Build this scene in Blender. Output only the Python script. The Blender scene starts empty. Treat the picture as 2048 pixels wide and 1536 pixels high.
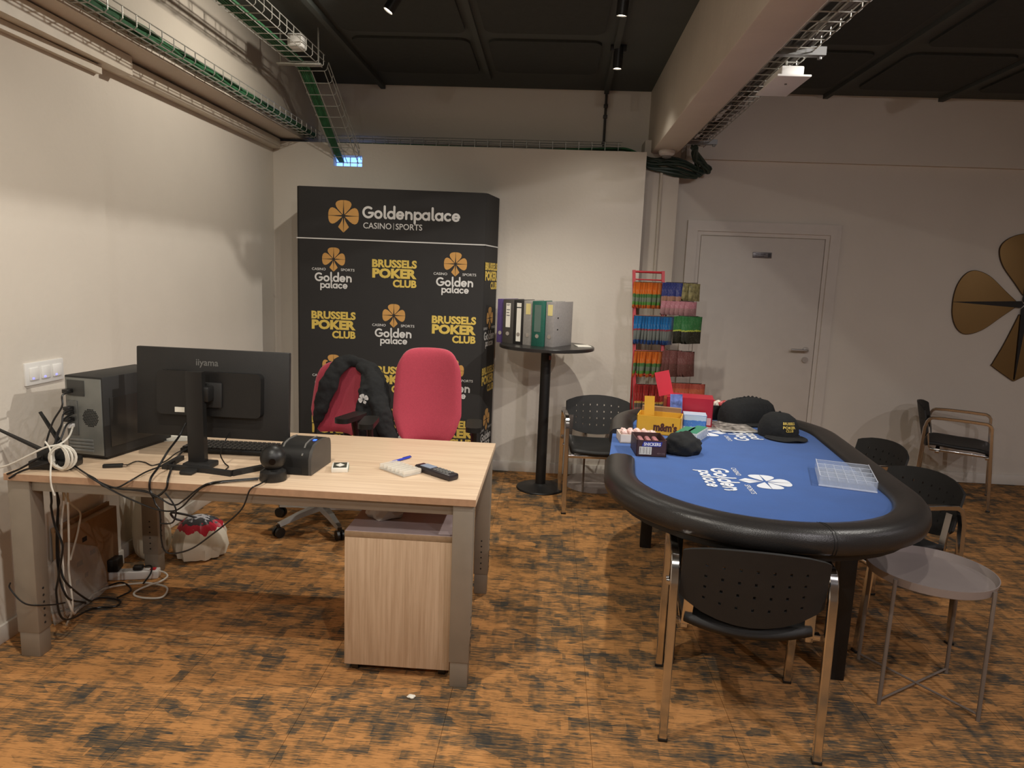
import bpy, bmesh, math, random
from mathutils import Vector, Matrix, noise
PI = math.pi; R = math.radians
scene = bpy.context.scene
C = scene.collection
rnd = random.Random(7)

# ------------------------------------------------------------------ camera
cam_d = bpy.data.cameras.new('camera'); cam = bpy.data.objects.new('camera', cam_d); C.objects.link(cam)
cam_d.sensor_width = 36; cam_d.lens = 1390.5 / 2048 * 36; cam_d.clip_start = .05
pitch, roll, yaw = .15145, .0400, -.05194
fwd = Vector((math.sin(yaw) * math.cos(pitch), math.cos(yaw) * math.cos(pitch), -math.sin(pitch)))
rgt = Vector((math.cos(yaw), -math.sin(yaw), 0)); upv = rgt.cross(fwd)
r2 = math.cos(roll) * rgt + math.sin(roll) * upv; u2 = -math.sin(roll) * rgt + math.cos(roll) * upv
cam.matrix_world = Matrix.Translation((0, 0, 1.52)) @ Matrix((r2, u2, -fwd)).transposed().to_4x4()
scene.camera = cam
# ------------------------------------------------------------------ world, exposure
w = bpy.data.worlds.new('world'); scene.world = w; w.use_nodes = True
w.node_tree.nodes['Background'].inputs[0].default_value = (.9, .95, 1, 1)
w.node_tree.nodes['Background'].inputs[1].default_value = .05
vs = scene.view_settings
vs.view_transform = 'Standard'; vs.look = 'None'; vs.gamma = 1; vs.use_curve_mapping = False; vs.exposure = 0.12
# ceiling spot lamps: (x, y, z of lens), aim point, watts, full cone degrees, label
WARM = (1.0, .93, .81); NEUT = (1.0, .95, .87); COOL = (1.0, .93, .95)
SPOTS = [
 ((-.93, 3.86, 2.88), (-1.75, 3.7, 1.5), 44, 172, WARM, 'black ceiling spotlight nearest the wire tray with the white box'),
 ((.29, 3.86, 2.88), (.15, 4.35, 0), 95, 104, WARM, 'brightest black ceiling spotlight beside the big concrete beam'),
 ((.345, 4.70, 2.86), (.3, 4.9, 0), 12, 120, WARM, 'black ceiling spotlight in front of the dark vertical conduit'),
 ((2.50, 2.65, 2.90), (-1.4, 3.4, .8), 215, 80, NEUT, 'black ceiling spotlight over the right bay aimed at the desk'),
 ((-.93, 1.50, 2.88), (-1.0, 2.0, 0), 85, 150, WARM, 'black ceiling spotlight above the floor in front of the desk'),
 ((.25, .60, 2.88), (.4, 2.2, 0), 60, 150, NEUT, 'black ceiling spotlight over the camera position'),
 ((1.75, .80, 2.90), (1.3, 2.8, .4), 55, 130, COOL, 'black ceiling spotlight in the right bay near the camera'),
 ((-.93, -1.2, 2.88), (-.6, 0, 0), 90, 160, NEUT, 'unseen fill spotlight added behind the camera, left bay'),  # added to lift the general light level, wide cone for spill
 ((2.50, -1.2, 2.90), (2.2, .5, 0), 85, 160, COOL, 'unseen fill spotlight added far behind the camera, right bay'),  # made-up lamp for more ambient fill in the right bay
 ((4.40, 2.0, 2.90), (4.2, 2.6, 0), 45, 150, COOL, 'unseen fill spotlight added beyond the right edge of the view'),  # extra lamp out of view, added to brighten the door wall
]

# ------------------------------------------------------------------ materials
def lin(c):
    return tuple((x / 255 / 12.92) if x / 255 <= .04045 else ((x / 255 + .055) / 1.055) ** 2.4 for x in c) + (1,)
MATS = {}
def mat(name, col, rough=.5, metal=0, var=.06, scale=14, bump=0, bscale=60, emit=0, trans=0, coat=0, sheen=0, alpha=1):
    if name in MATS: return MATS[name]
    m = bpy.data.materials.new(name); m.use_nodes = True; nt = m.node_tree; b = nt.nodes['Principled BSDF']
    c = lin(col)
    tc = nt.nodes.new('ShaderNodeTexCoord'); nz = nt.nodes.new('ShaderNodeTexNoise'); nz.inputs['Scale'].default_value = scale
    nz.inputs['Detail'].default_value = 4; nt.links.new(tc.outputs['Object'], nz.inputs['Vector'])
    rp = nt.nodes.new('ShaderNodeValToRGB'); rp.color_ramp.elements[0].position = .3; rp.color_ramp.elements[1].position = .7
    rp.color_ramp.elements[0].color = tuple(x * (1 - var) for x in c[:3]) + (1,)
    rp.color_ramp.elements[1].color = tuple(min(1, x * (1 + var)) for x in c[:3]) + (1,)
    nt.links.new(nz.outputs['Fac'], rp.inputs[0]); nt.links.new(rp.outputs[0], b.inputs['Base Color'])
    b.inputs['Roughness'].default_value = rough; b.inputs['Metallic'].default_value = metal
    if bump:
        n2 = nt.nodes.new('ShaderNodeTexNoise'); n2.inputs['Scale'].default_value = bscale; n2.inputs['Detail'].default_value = 3
        nt.links.new(tc.outputs['Object'], n2.inputs['Vector'])
        bp = nt.nodes.new('ShaderNodeBump'); bp.inputs['Strength'].default_value = bump; bp.inputs['Distance'].default_value = .01
        nt.links.new(n2.outputs['Fac'], bp.inputs['Height']); nt.links.new(bp.outputs[0], b.inputs['Normal'])
    if emit:
        b.inputs['Emission Color'].default_value = c; b.inputs['Emission Strength'].default_value = emit
    if trans: b.inputs['Transmission Weight'].default_value = trans; b.inputs['IOR'].default_value = 1.3
    if coat: b.inputs['Coat Weight'].default_value = coat
    if sheen: b.inputs['Sheen Weight'].default_value = sheen
    if alpha < 1: b.inputs['Alpha'].default_value = alpha
    MATS[name] = m; return m

def nodes(name):
    m = bpy.data.materials.new(name); m.use_nodes = True; MATS[name] = m
    return m, m.node_tree, m.node_tree.nodes['Principled BSDF']

def wood_mat(name, base, dark, axis, rough=.45):
    m, nt, b = nodes(name); N = nt.nodes.new; L = nt.links.new
    tc = N('ShaderNodeTexCoord'); mp = N('ShaderNodeMapping'); s = [45, 45, 45]; s[axis] = 1.6; mp.inputs['Scale'].default_value = s
    L(tc.outputs['Object'], mp.inputs['Vector'])
    n = N('ShaderNodeTexNoise'); n.inputs['Scale'].default_value = 1.4; n.inputs['Detail'].default_value = 6; n.inputs['Roughness'].default_value = .65
    n.inputs['Distortion'].default_value = .4
    L(mp.outputs[0], n.inputs['Vector'])
    rp = N('ShaderNodeValToRGB'); rp.color_ramp.elements[0].position = .32; rp.color_ramp.elements[1].position = .62
    rp.color_ramp.elements[0].color = lin(dark); rp.color_ramp.elements[1].color = lin(base)
    L(n.outputs['Fac'], rp.inputs[0]); L(rp.outputs[0], b.inputs['Base Color']); b.inputs['Roughness'].default_value = rough
    return m

def carpet_mat():
    m, nt, b = nodes('carpet'); N = nt.nodes.new; L = nt.links.new
    ge = N('ShaderNodeNewGeometry')
    def nz(sx, sy, sc, det=3, ro=.6, dist=0, off=0):
        mp = N('ShaderNodeMapping'); mp.inputs['Scale'].default_value = (sx, sy, 1); mp.inputs['Location'].default_value = (off, off * .7, 0)
        L(ge.outputs['Position'], mp.inputs['Vector'])
        n = N('ShaderNodeTexNoise'); n.inputs['Scale'].default_value = sc; n.inputs['Detail'].default_value = det
        n.inputs['Roughness'].default_value = ro; n.inputs['Distortion'].default_value = dist
        L(mp.outputs[0], n.inputs['Vector']); return n.outputs['Fac']
    def ma(op, a, bb, c=None):
        n = N('ShaderNodeMath'); n.operation = op
        for i, x in enumerate((a, bb, c)):
            if x is None: continue
            if isinstance(x, (int, float)): n.inputs[i].default_value = x
            else: L(x, n.inputs[i])
        return n.outputs[0]
    def cell(sx, sy, off):  # block-like patches: white noise per woven cell, smeared
        mp = N('ShaderNodeMapping'); mp.inputs['Scale'].default_value = (sx, sy, 0); mp.inputs['Location'].default_value = (off, off * 1.3, 0)
        L(ge.outputs['Position'], mp.inputs['Vector'])
        v = N('ShaderNodeTexVoronoi'); v.distance = 'CHEBYCHEV'; v.inputs['Scale'].default_value = 1; v.inputs['Randomness'].default_value = .8
        L(mp.outputs[0], v.inputs['Vector']); sp = N('ShaderNodeSeparateColor'); L(v.outputs['Color'], sp.inputs[0]); return sp.outputs[0]
    big = nz(1, 1.3, 3.4, 5, .68, .3)
    bars = nz(4.5, .9, 4.6, 2, .5, 0, 7)     # bands running away from the viewer
    barsx = nz(1.1, 5.0, 4.4, 2, .5, 0, 3)    # bands running across
    blk = cell(5.5, 9.0, 2.0); blk2 = cell(15, 20, 5.0)
    fine = nz(8, 120, 1.0, 3, .7, 0, 11)      # weft streaks
    fine2 = nz(26, 380, 1.0, 2, .7, 0, 21)
    s = ma('ADD', ma('MULTIPLY', big, .62), ma('MULTIPLY', ma('MAXIMUM', bars, barsx), .62))
    s = ma('ADD', s, ma('MULTIPLY', blk, .20)); s = ma('ADD', s, ma('MULTIPLY', blk2, .20))
    s = ma('ADD', s, ma('MULTIPLY', ma('SUBTRACT', fine, .5), 1.0)); s = ma('ADD', s, ma('MULTIPLY', ma('SUBTRACT', fine2, .5), .95))
    rp = N('ShaderNodeValToRGB'); L(ma('MULTIPLY', s, .6), rp.inputs[0]); e = rp.color_ramp.elements
    e[0].position = .40; e[0].color = lin((202, 146, 90)); e[1].position = .70; e[1].color = lin((64, 65, 64))
    x = e.new(.485); x.color = lin((168, 122, 76)); x = e.new(.545); x.color = lin((130, 102, 71)); x = e.new(.61); x.color = lin((96, 84, 68))
    L(rp.outputs[0], b.inputs['Base Color']); b.inputs['Roughness'].default_value = .95; b.inputs['Specular IOR Level'].default_value = .15
    bp = N('ShaderNodeBump'); bp.inputs['Strength'].default_value = .5; bp.inputs['Distance'].default_value = .004
    L(fine2, bp.inputs['Height']); L(bp.outputs[0], b.inputs['Normal'])
    return m

def band_mat(name, bands, axis=2, rough=.35, glint=.25):
    """printed foil: hard colour bands along one object axis in 0..1 of the generated box, with blotches"""
    m, nt, b = nodes(name); N = nt.nodes.new; L = nt.links.new
    tc = N('ShaderNodeTexCoord'); sp = N('ShaderNodeSeparateXYZ'); L(tc.outputs['Generated'], sp.inputs[0])
    n = N('ShaderNodeTexNoise'); n.inputs['Scale'].default_value = 9; n.inputs['Detail'].default_value = 5; L(tc.outputs['Generated'], n.inputs['Vector'])
    ad = N('ShaderNodeMath'); ad.operation = 'MULTIPLY_ADD'; L(n.outputs['Fac'], ad.inputs[0]); ad.inputs[1].default_value = .12
    L(sp.outputs[axis], ad.inputs[2])
    rp = N('ShaderNodeValToRGB'); rp.color_ramp.interpolation = 'CONSTANT'; L(ad.outputs[0], rp.inputs[0])
    e = rp.color_ramp.elements; e[0].position = 0; e[0].color = lin(bands[0][1]); e[1].position = bands[1][0] + .06; e[1].color = lin(bands[1][1])
    for p, c in bands[2:]: x = e.new(min(1, p + .06)); x.color = lin(c)
    n2 = N('ShaderNodeTexNoise'); n2.inputs['Scale'].default_value = 16; L(tc.outputs['Generated'], n2.inputs['Vector'])
    th = N('ShaderNodeMath'); th.operation = 'GREATER_THAN'; L(n2.outputs['Fac'], th.inputs[0]); th.inputs[1].default_value = .62
    ml = N('ShaderNodeMath'); ml.operation = 'MULTIPLY'; L(th.outputs[0], ml.inputs[0]); ml.inputs[1].default_value = glint
    mx = N('ShaderNodeMixRGB'); L(ml.outputs[0], mx.inputs[0]); L(rp.outputs[0], mx.inputs[1]); mx.inputs[2].default_value = lin((225, 215, 200))
    L(mx.outputs[0], b.inputs['Base Color']); b.inputs['Roughness'].default_value = rough
    return m

wall_m = mat('painted_plaster', (214, 206, 194), .85, var=.02, scale=3, bump=.12, bscale=40)
beam_m = mat('painted_concrete', (206, 196, 182), .9, var=.03, scale=4, bump=.2, bscale=25)
ceil_m = mat('black_ceiling_paint', (72, 76, 72), .85, var=.06, scale=3, bump=.1)
panel_m = mat('black_acoustic_panel', (56, 59, 56), .95, var=.08, scale=30)
skirt_m = mat('white_skirting', (216, 210, 200), .5, var=.02)
door_m = mat('white_door_paint', (208, 200, 190), .5, var=.02)
white_m = mat('white_plastic', (226, 224, 220), .4, var=.02)
grey_m = mat('grey_plastic', (120, 120, 118), .5)
black_m = mat('black_plastic', (26, 25, 24), .42, var=.1, bump=.05, bscale=300)
blackm_m = mat('matt_black_plastic', (32, 31, 30), .6, var=.1, bump=.08, bscale=400)
iron_m = mat('black_powder_coat', (24, 24, 24), .45, var=.1, bump=.06, bscale=300)
chrome_m = mat('chrome', (214, 212, 210), .16, 1, var=.02)
steel_m = mat('galvanised_wire', (178, 176, 168), .4, .5, var=.12, scale=60)
desk_leg_m = mat('silver_grey_paint', (150, 140, 126), .45, .35, var=.04)
green_m = mat('green_cable', (52, 104, 68), .5, var=.2, scale=30)
cable_m = mat('black_cable', (18, 17, 17), .4)
wcable_m = mat('white_cable', (215, 210, 198), .45)
red_m = mat('red_fabric', (172, 58, 76), .9, var=.06, scale=120, bump=.25, bscale=500, sheen=.3)
felt_m = mat('blue_felt', (36, 82, 150), .95, var=.07, scale=9, bump=.1, bscale=500, sheen=.15)
feltw_m = mat('white_print', (216, 220, 228), .9, var=.03)
leather_m = mat('black_leatherette', (40, 38, 37), .33, var=.06, scale=20, bump=.1, bscale=260)
gold_m = mat('gold_print', (190, 142, 76), .7, var=.05); yel_m = mat('yellow_print', (206, 178, 84), .7, var=.05)
silver_m = mat('white_fabric_print', (205, 203, 200), .7, var=.03)
ban_m = mat('black_banner_fabric', (38, 36, 35), .85, var=.05, scale=6, bump=.15, bscale=7)
rackred_m = mat('red_lacquer', (170, 30, 38), .4, var=.05)
cloth_m = mat('black_cloth', (22, 23, 24), .95, var=.2, scale=40, bump=.25, bscale=60)
bag_m = mat('white_carrier_film', (222, 214, 196), .35, var=.04, bump=.3, bscale=12)
card_m = mat('brown_cardboard', (150, 118, 84), .85, var=.05, bump=.1)
paper_m = mat('paper', (232, 228, 216), .8, var=.02)
taupe_m = mat('taupe_powder_coat', (120, 108, 98), .5, var=.04)
acry_m = mat('clear_acrylic', (215, 225, 240), .1, alpha=.22)
acre_m = mat('acrylic_edge', (225, 232, 245), .2, alpha=.75)
frost_m = mat('frosted_plastic', (240, 234, 222), .3, alpha=.55)
mirror_m = mat('bronze_mirror', (142, 118, 82), .08, 1, var=.05, scale=2)
deskw_m = wood_mat('pale_acacia_top', (226, 200, 170), (206, 176, 146), 0, .4)
pedw_m = wood_mat('pale_acacia_side', (206, 178, 148), (180, 150, 120), 2, .5)
edge_m = mat('oak_edge_band', (150, 124, 96), .5, var=.12, scale=50)
carpet_m = carpet_mat()

# ------------------------------------------------------------------ geometry helpers
def box(bm, x0, y0, z0, x1, y1, z1, bev=0, M=None, seg=2):
    r = bmesh.ops.create_cube(bm, size=1); vs_ = r['verts']
    for v in vs_: v.co = Vector(((x0 + x1) / 2 + v.co.x * (x1 - x0), (y0 + y1) / 2 + v.co.y * (y1 - y0), (z0 + z1) / 2 + v.co.z * (z1 - z0)))
    if bev:
        es = list({e for v in vs_ for e in v.link_edges})
        rr = bmesh.ops.bevel(bm, geom=es, offset=bev, segments=seg, affect='EDGES', profile=.5)
        vs_ = list({v for f in rr['faces'] for v in f.verts} | {v for v in vs_ if v.is_valid})
    if M is not None:
        for v in vs_: v.co = M @ v.co
    return bm
def crom(pts, n=8):
    P = [Vector(p) for p in pts]
    if len(P) < 3: return P
    Q = [2 * P[0] - P[1]] + P + [2 * P[-1] - P[-2]]; out = []
    for i in range(1, len(Q) - 2):
        a, b, c, d = Q[i - 1:i + 3]
        for k in range(n):
            t = k / n
            out.append(.5 * ((2 * b) + (c - a) * t + (2 * a - 5 * b + 4 * c - d) * t * t + (3 * b - a - 3 * c + d) * t ** 3))
    out.append(P[-1]); return out
def sweep(bm, path, prof, closed=False, up=None, caps=True, scale=None):
    """prof: 2-D points (side, up) swept along path"""
    P = [Vector(p) for p in path]; n = len(P); rings = []; pu = None
    for i, p in enumerate(P):
        if closed: t = P[(i + 1) % n] - P[i - 1]
        else: t = P[min(i + 1, n - 1)] - P[max(i - 1, 0)]
        if t.length < 1e-9: t = Vector((0, 0, 1))
        t.normalize()
        if up is not None: u = Vector(up)
        elif pu is None: u = Vector((0, 0, 1)) if abs(t.z) < .9 else Vector((0, 1, 0))
        else: u = pu
        s = t.cross(u)
        if s.length < 1e-6: s = t.orthogonal()
        s.normalize(); u = s.cross(t).normalized(); pu = u
        k = scale[i] if scale else 1
        rings.append([bm.verts.new(p + s * a * k + u * b_ * k) for a, b_ in prof])
    m = len(prof)
    for i in range(n if closed else n - 1):
        A, B = rings[i], rings[(i + 1) % n]
        for j in range(m):
            bm.faces.new((A[j], A[(j + 1) % m], B[(j + 1) % m], B[j]))
    if caps and not closed:
        bm.faces.new(rings[0][::-1]); bm.faces.new(rings[-1])
    return bm
def circ(r, n=8, sx=1, sy=1): return [(r * sx * math.cos(2 * PI * k / n), r * sy * math.sin(2 * PI * k / n)) for k in range(n)]
def tube(bm, pts, r, n=8, smooth=0, scale=None):
    return sweep(bm, crom(pts, smooth) if smooth else pts, circ(r, n), scale=scale)
def cyl(bm, p0, p1, r, n=16, r1=None):
    return sweep(bm, [p0, p1], circ(r, n), scale=[1, (r1 if r1 is not None else r) / r])
def lathe(bm, prof, n=24, M=None, f=None):
    rings = []
    for r, z in prof:
        ring = []
        for k in range(n):
            a = 2 * PI * k / n; rr = max(r, 1e-4)
            v = Vector((rr * math.cos(a), rr * math.sin(a), z))
            if f: v = f(v, a)
            ring.append(bm.verts.new(M @ v if M is not None else v))
        rings.append(ring)
    for A, B in zip(rings, rings[1:]):
        for k in range(n): bm.faces.new((A[k], A[(k + 1) % n], B[(k + 1) % n], B[k]))
    bm.faces.new(rings[0][::-1]); bm.faces.new(rings[-1]); return bm
def prism(bm, poly, d0, d1, M=None):
    """polygon in XY extruded along Z from d0 to d1"""
    a = [bm.verts.new((x, y, d0)) for x, y in poly]; b_ = [bm.verts.new((x, y, d1)) for x, y in poly]
    if M is not None:
        for v in a + b_: v.co = M @ v.co
    n = len(poly); bm.faces.new(a[::-1]); bm.faces.new(b_)
    for k in range(n): bm.faces.new((a[k], a[(k + 1) % n], b_[(k + 1) % n], b_[k]))
    return bm
def grid(bm, nu, nv, f, skip=None):
    V = [[bm.verts.new(f(i / (nu - 1), j / (nv - 1))) for j in range(nv)] for i in range(nu)]
    for i in range(nu - 1):
        for j in range(nv - 1):
            if skip and skip(i, j): continue
            bm.faces.new((V[i][j], V[i + 1][j], V[i + 1][j + 1], V[i][j + 1]))
    return bm
def ball(bm, c, r, seg=16, s=(1, 1, 1)):
    M = Matrix.Translation(c) @ Matrix.Diagonal((s[0], s[1], s[2], 1))
    bmesh.ops.create_uvsphere(bm, u_segments=seg, v_segments=seg // 2 + 2, radius=r, matrix=M); return bm

ROOTM = {}
def wm(o):
    return ROOTM.get(o, Matrix())
def obj(name, bm, m, parent=None, world=False, smooth=35, kind=None, label=None):
    bmesh.ops.recalc_face_normals(bm, faces=bm.faces[:])
    if world and parent is not None: bmesh.ops.transform(bm, matrix=wm(parent).inverted(), verts=bm.verts[:])
    me = bpy.data.meshes.new(name); bm.to_mesh(me); bm.free()
    for x in (m if isinstance(m, list) else [m]): me.materials.append(x)
    if smooth:
        me.polygons.foreach_set('use_smooth', [True] * len(me.polygons)); me.set_sharp_from_angle(angle=R(smooth))
    o = bpy.data.objects.new(name, me); C.objects.link(o)
    if parent is not None: o.parent = parent; ROOTM[o] = wm(parent)
    if kind: o['kind'] = kind
    if label: o['label'] = label
    return o
def inst(name, src, M, parent):
    """another piece with the same mesh, placed by a matrix in the parent's space"""
    o = bpy.data.objects.new(name, src.data); C.objects.link(o); o.parent = parent; o.matrix_local = M; ROOTM[o] = wm(parent); return o
def thing(name, label, cat, loc=(0, 0, 0), rz=0, group=None):
    o = bpy.data.objects.new(name, None); C.objects.link(o); o.empty_display_size = .05
    o.location = loc; o.rotation_euler = (0, 0, rz); ROOTM[o] = Matrix.Translation(loc) @ Matrix.Rotation(rz, 4, 'Z')
    return tag(o, label, cat, group)
def tag(o, label, cat, group=None):
    o['label'] = label; o['category'] = cat
    if group: o['group'] = group
    return o
def struct(name, bm, m, label, parent=None, smooth=35):
    o = obj(name, bm, m, parent, smooth=smooth)
    if parent is None: o['kind'] = 'structure'; o['label'] = label
    return o
def copy_tree(o, loc, rz, label):
    c = o.copy(); C.objects.link(c); c.location = loc; c.rotation_euler = (0, 0, rz); c['label'] = label
    ROOTM[c] = Matrix.Translation(loc) @ Matrix.Rotation(rz, 4, 'Z')
    def kids(a, b_):
        for ch in list(a.children):
            d = ch.copy(); C.objects.link(d); d.parent = b_; ROOTM[d] = wm(b_); kids(ch, d)
    kids(o, c); return c
B = bmesh.new

# ------------------------------------------------------------------ lettering
TXT = {}
def text_polys(s, off=0.0, sp=1.0):
    """built-in font outline as (verts, faces), cap height scaled to 1, starting at x=0, baseline y=0"""
    k = (s, off, sp)
    if k in TXT: return TXT[k]
    cu = bpy.data.curves.new('t', 'FONT'); cu.body = s; cu.offset = off; cu.space_character = sp; cu.resolution_u = 3; cu.fill_mode = 'FRONT'
    o = bpy.data.objects.new('t', cu); C.objects.link(o)
    dg = bpy.context.evaluated_depsgraph_get(); me = o.evaluated_get(dg).to_mesh()
    vv = [v.co.copy() for v in me.vertices]; ff = [tuple(p.vertices) for p in me.polygons]
    o.evaluated_get(dg).to_mesh_clear(); bpy.data.objects.remove(o); bpy.data.curves.remove(cu)
    x0 = min(v.x for v in vv); x1 = max(v.x for v in vv); h = .72
    TXT[k] = ([(v.x - x0, v.y, 0) for v in vv], ff, x1 - x0, h); return TXT[k]
def put_text(bm, s, M, height=None, width=None, align='c', off=.0, sp=1.0):
    """cap height and/or width in metres; M maps text plane (x right, y up) to space"""
    vv, ff, tw, th = text_polys(s, off, sp)
    sy = (height / th) if height else width / tw
    sx = width / tw if width else sy
    dx = {'c': -tw * sx / 2, 'l': 0, 'r': -tw * sx}[align]
    nv = [bm.verts.new(M @ Vector((x * sx + dx, y * sy, 0))) for x, y, z in vv]
    for f in ff:
        try: bm.faces.new([nv[i] for i in f])
        except ValueError: pass
def arc(cx, cy, r, a0, a1, n=14, ry=None):
    return [(cx + r * math.cos(R(a0 + (a1 - a0) * k / n)), cy + (ry or r) * math.sin(R(a0 + (a1 - a0) * k / n))) for k in range(n + 1)]
GL = {  # rounded stroke letters, x-height 1
 'G': (1.32, [arc(.62, .68, .56, 52, 350, 20), [(1.17, .62), (.72, .62)]]),
 'o': (1.0, [arc(.47, .46, .36, 0, 360, 18)]),
 'l': (.5, [[(.2, 1.4), (.2, .3)], arc(.38, .28, .18, 180, 260, 5)]),
 'd': (1.02, [arc(.45, .46, .36, 0, 360, 18), [(.82, 1.4), (.82, .1)]]),
 'e': (1.0, [arc(.47, .46, .36, 0, 318, 18), [(.83, .46), (.12, .46)]]),
 'n': (.98, [[(.18, .86), (.18, .1)], arc(.49, .50, .31, 180, 0, 10), [(.8, .5), (.8, .1)]]),
 'p': (1.02, [arc(.55, .46, .36, 0, 360, 18), [(.19, .84), (.19, -.35)]]),
 'a': (1.02, [arc(.45, .46, .36, 0, 360, 18), [(.82, .84), (.82, .1)]]),
 'c': (.92, [arc(.47, .46, .36, 48, 312, 14)]),
}
def stroke_text(bm, s, M, width, align='c', sw=.25):
    tw = sum(GL[c][0] for c in s); k = width / tw
    x = {'c': -tw / 2, 'l': 0}[align]; zq = 0
    for c in s:
        adv, strokes = GL[c]
        for st in strokes:
            zq = (zq + 1) % 3; M0 = M; dz = Matrix.Translation((0, 0, .00015 * zq)); pts = [Vector((x + a, b_, 0)) for a, b_ in st]; L_ = []; R_ = []
            for i, p in enumerate(pts):
                t = (pts[min(i + 1, len(pts) - 1)] - pts[max(i - 1, 0)])
                if (pts[0] - pts[-1]).length < 1e-4 and i in (0, len(pts) - 1): t = pts[1] - pts[-2]
                t.normalize(); nrm = Vector((-t.y, t.x, 0)) * sw / 2
                L_.append(bm.verts.new(M @ dz @ ((p + nrm) * k))); R_.append(bm.verts.new(M @ dz @ ((p - nrm) * k)))
            for i in range(len(pts) - 1): bm.faces.new((R_[i], R_[i + 1], L_[i + 1], L_[i]))
            if (pts[0] - pts[-1]).length > 1e-4:
                for q_, p in enumerate((pts[0], pts[-1])):
                    bm.faces.new([bm.verts.new(M @ Matrix.Translation((0, 0, .0005 + .00015 * q_ + .0003 * zq)) @ ((p + Vector((math.cos(a), math.sin(a), 0)) * sw / 2) * k)) for a in [2 * PI * q / 10 for q in range(10)]])
        x += adv
PET = [(.10, .07), (.25, .21), (.42, .37), (.58, .48), (.73, .525), (.86, .48), (.95, .36), (.995, .18), (1.0, .012)]
KITE = [(.12, .055), (.3, .11), (.5, .22), (.68, .34), (.74, .34), (.9, .18), (1.06, .012)]
def clover_polys():
    out = []
    for ang, pts in ((0, PET), (90, PET), (180, PET), (270, KITE)):
        ca, sa = math.cos(R(ang)), math.sin(R(ang)); tip = pts[-1][0]
        for s in (1, -1):
            inner = [(tip, .008), (.6, .02), (pts[0][0] + .02, .052)]
            pg = [(x * ca - y * s * sa, x * sa + y * s * ca) for x, y in pts + inner]
            out.append(pg)
    return out
def put_clover(bm, M, r):
    for pg in clover_polys(): bm.faces.new([bm.verts.new(M @ Vector((x * r, y * r, 0))) for x, y in pg])

# ================================================================== SETTING
# floor slab with carpet tiles laid on it
fl = struct('floor', box(B(), -2.3, -3.0, -.08, 5.5, 5.9, -.004), carpet_m, 'orange and charcoal woven carpet floor')
t0 = obj('carpet_tile', box(B(), -.2492, -.2492, -.004, .2492, .2492, 0), carpet_m, fl, smooth=0)
first = True
for ix in range(14):
    for iy in range(10):
        M = Matrix.Translation((-2.05 + ix * .5, .98 + iy * .5, 0))
        if M.translation.x > 4.3: continue
        if first: t0.matrix_local = M; first = False
        else: inst('carpet_tile', t0, M, fl)
bm = B(); box(bm, -2.35, -3, 3.0, 5.5, 5.9, 3.1)
ceil = struct('ceiling', bm, ceil_m, 'black painted ceiling')
def rrect(x0, y0, x1, y1, r=.07, n=4):
    o = []
    for cx, cy, a in ((x1 - r, y1 - r, 0), (x0 + r, y1 - r, 90), (x0 + r, y0 + r, 180), (x1 - r, y0 + r, 270)):
        o += arc(cx, cy, r, a, a + 90, n)
    return o
for (x0, y0, x1, y1) in ((-1.36, 4.62, -.6, 5.36), (-.48, 4.62, .24, 5.3), (-1.36, 3.75, -.6, 4.5), (-.48, 3.75, .24, 4.48), (-1.36, 2.9, -.6, 3.65), (-.48, 2.9, .24, 3.65),
                         (1.15, 4.7, 1.95, 5.5), (2.15, 4.7, 2.82, 5.5), (3.0, 4.7, 3.9, 5.5), (1.15, 3.6, 1.95, 4.55), (2.15, 3.6, 2.82, 4.55), (3.0, 3.6, 3.9, 4.55)):
    obj('ceiling_panel', prism(B(), rrect(x0, y0, x1, y1), 2.984, 3.002), panel_m, ceil)
for pts in (((-1.43, 2.0, 2.97), (-1.42, 5.76, 2.97)), ((2.06, 2.0, 2.975), (2.02, 5.76, 2.975)), ((2.92, 2.0, 2.975), (2.88, 5.76, 2.975)), ((.27, 1.0, 2.975), (.35, 5.76, 2.975)), ((-.54, 2.5, 2.985), (-.55, 5.5, 2.985))):
    bm = B(); sweep(bm, pts, [(-.018, -.004), (.018, -.004), (.018, .03), (-.018, .03)]); obj('ceiling_rail', bm, ceil_m, ceil)
# walls
bm = B(); box(bm, -2.35, -3, 0, -2.13, 3.26, 3.0); box(bm, -2.35, 3.26, 0, -2.165, 5.77, 3.0)
struct('wall_left', bm, wall_m, 'cream plaster wall behind the desk with a shallow step', smooth=0)
struct('wall_back', box(B(), -2.3, 5.77, 0, 5.5, 5.9, 3.0), wall_m, 'dim plaster back wall with the white door', smooth=0)
bm = B(); box(bm, 1.0, 5.735, 2.5, 5.4, 5.77, 3.0); struct('trim_1', bm, wall_m, 'raised plaster band above the door', smooth=0)
struct('wall_right', box(B(), 5.35, -3, 0, 5.5, 5.8, 3.0), wall_m, 'plaster wall out of frame on the right', smooth=0)
struct('wall_rear', box(B(), -2.3, -3.1, 0, 5.5, -2.95, 3.0), wall_m, 'plaster wall behind the camera', smooth=0)
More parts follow.
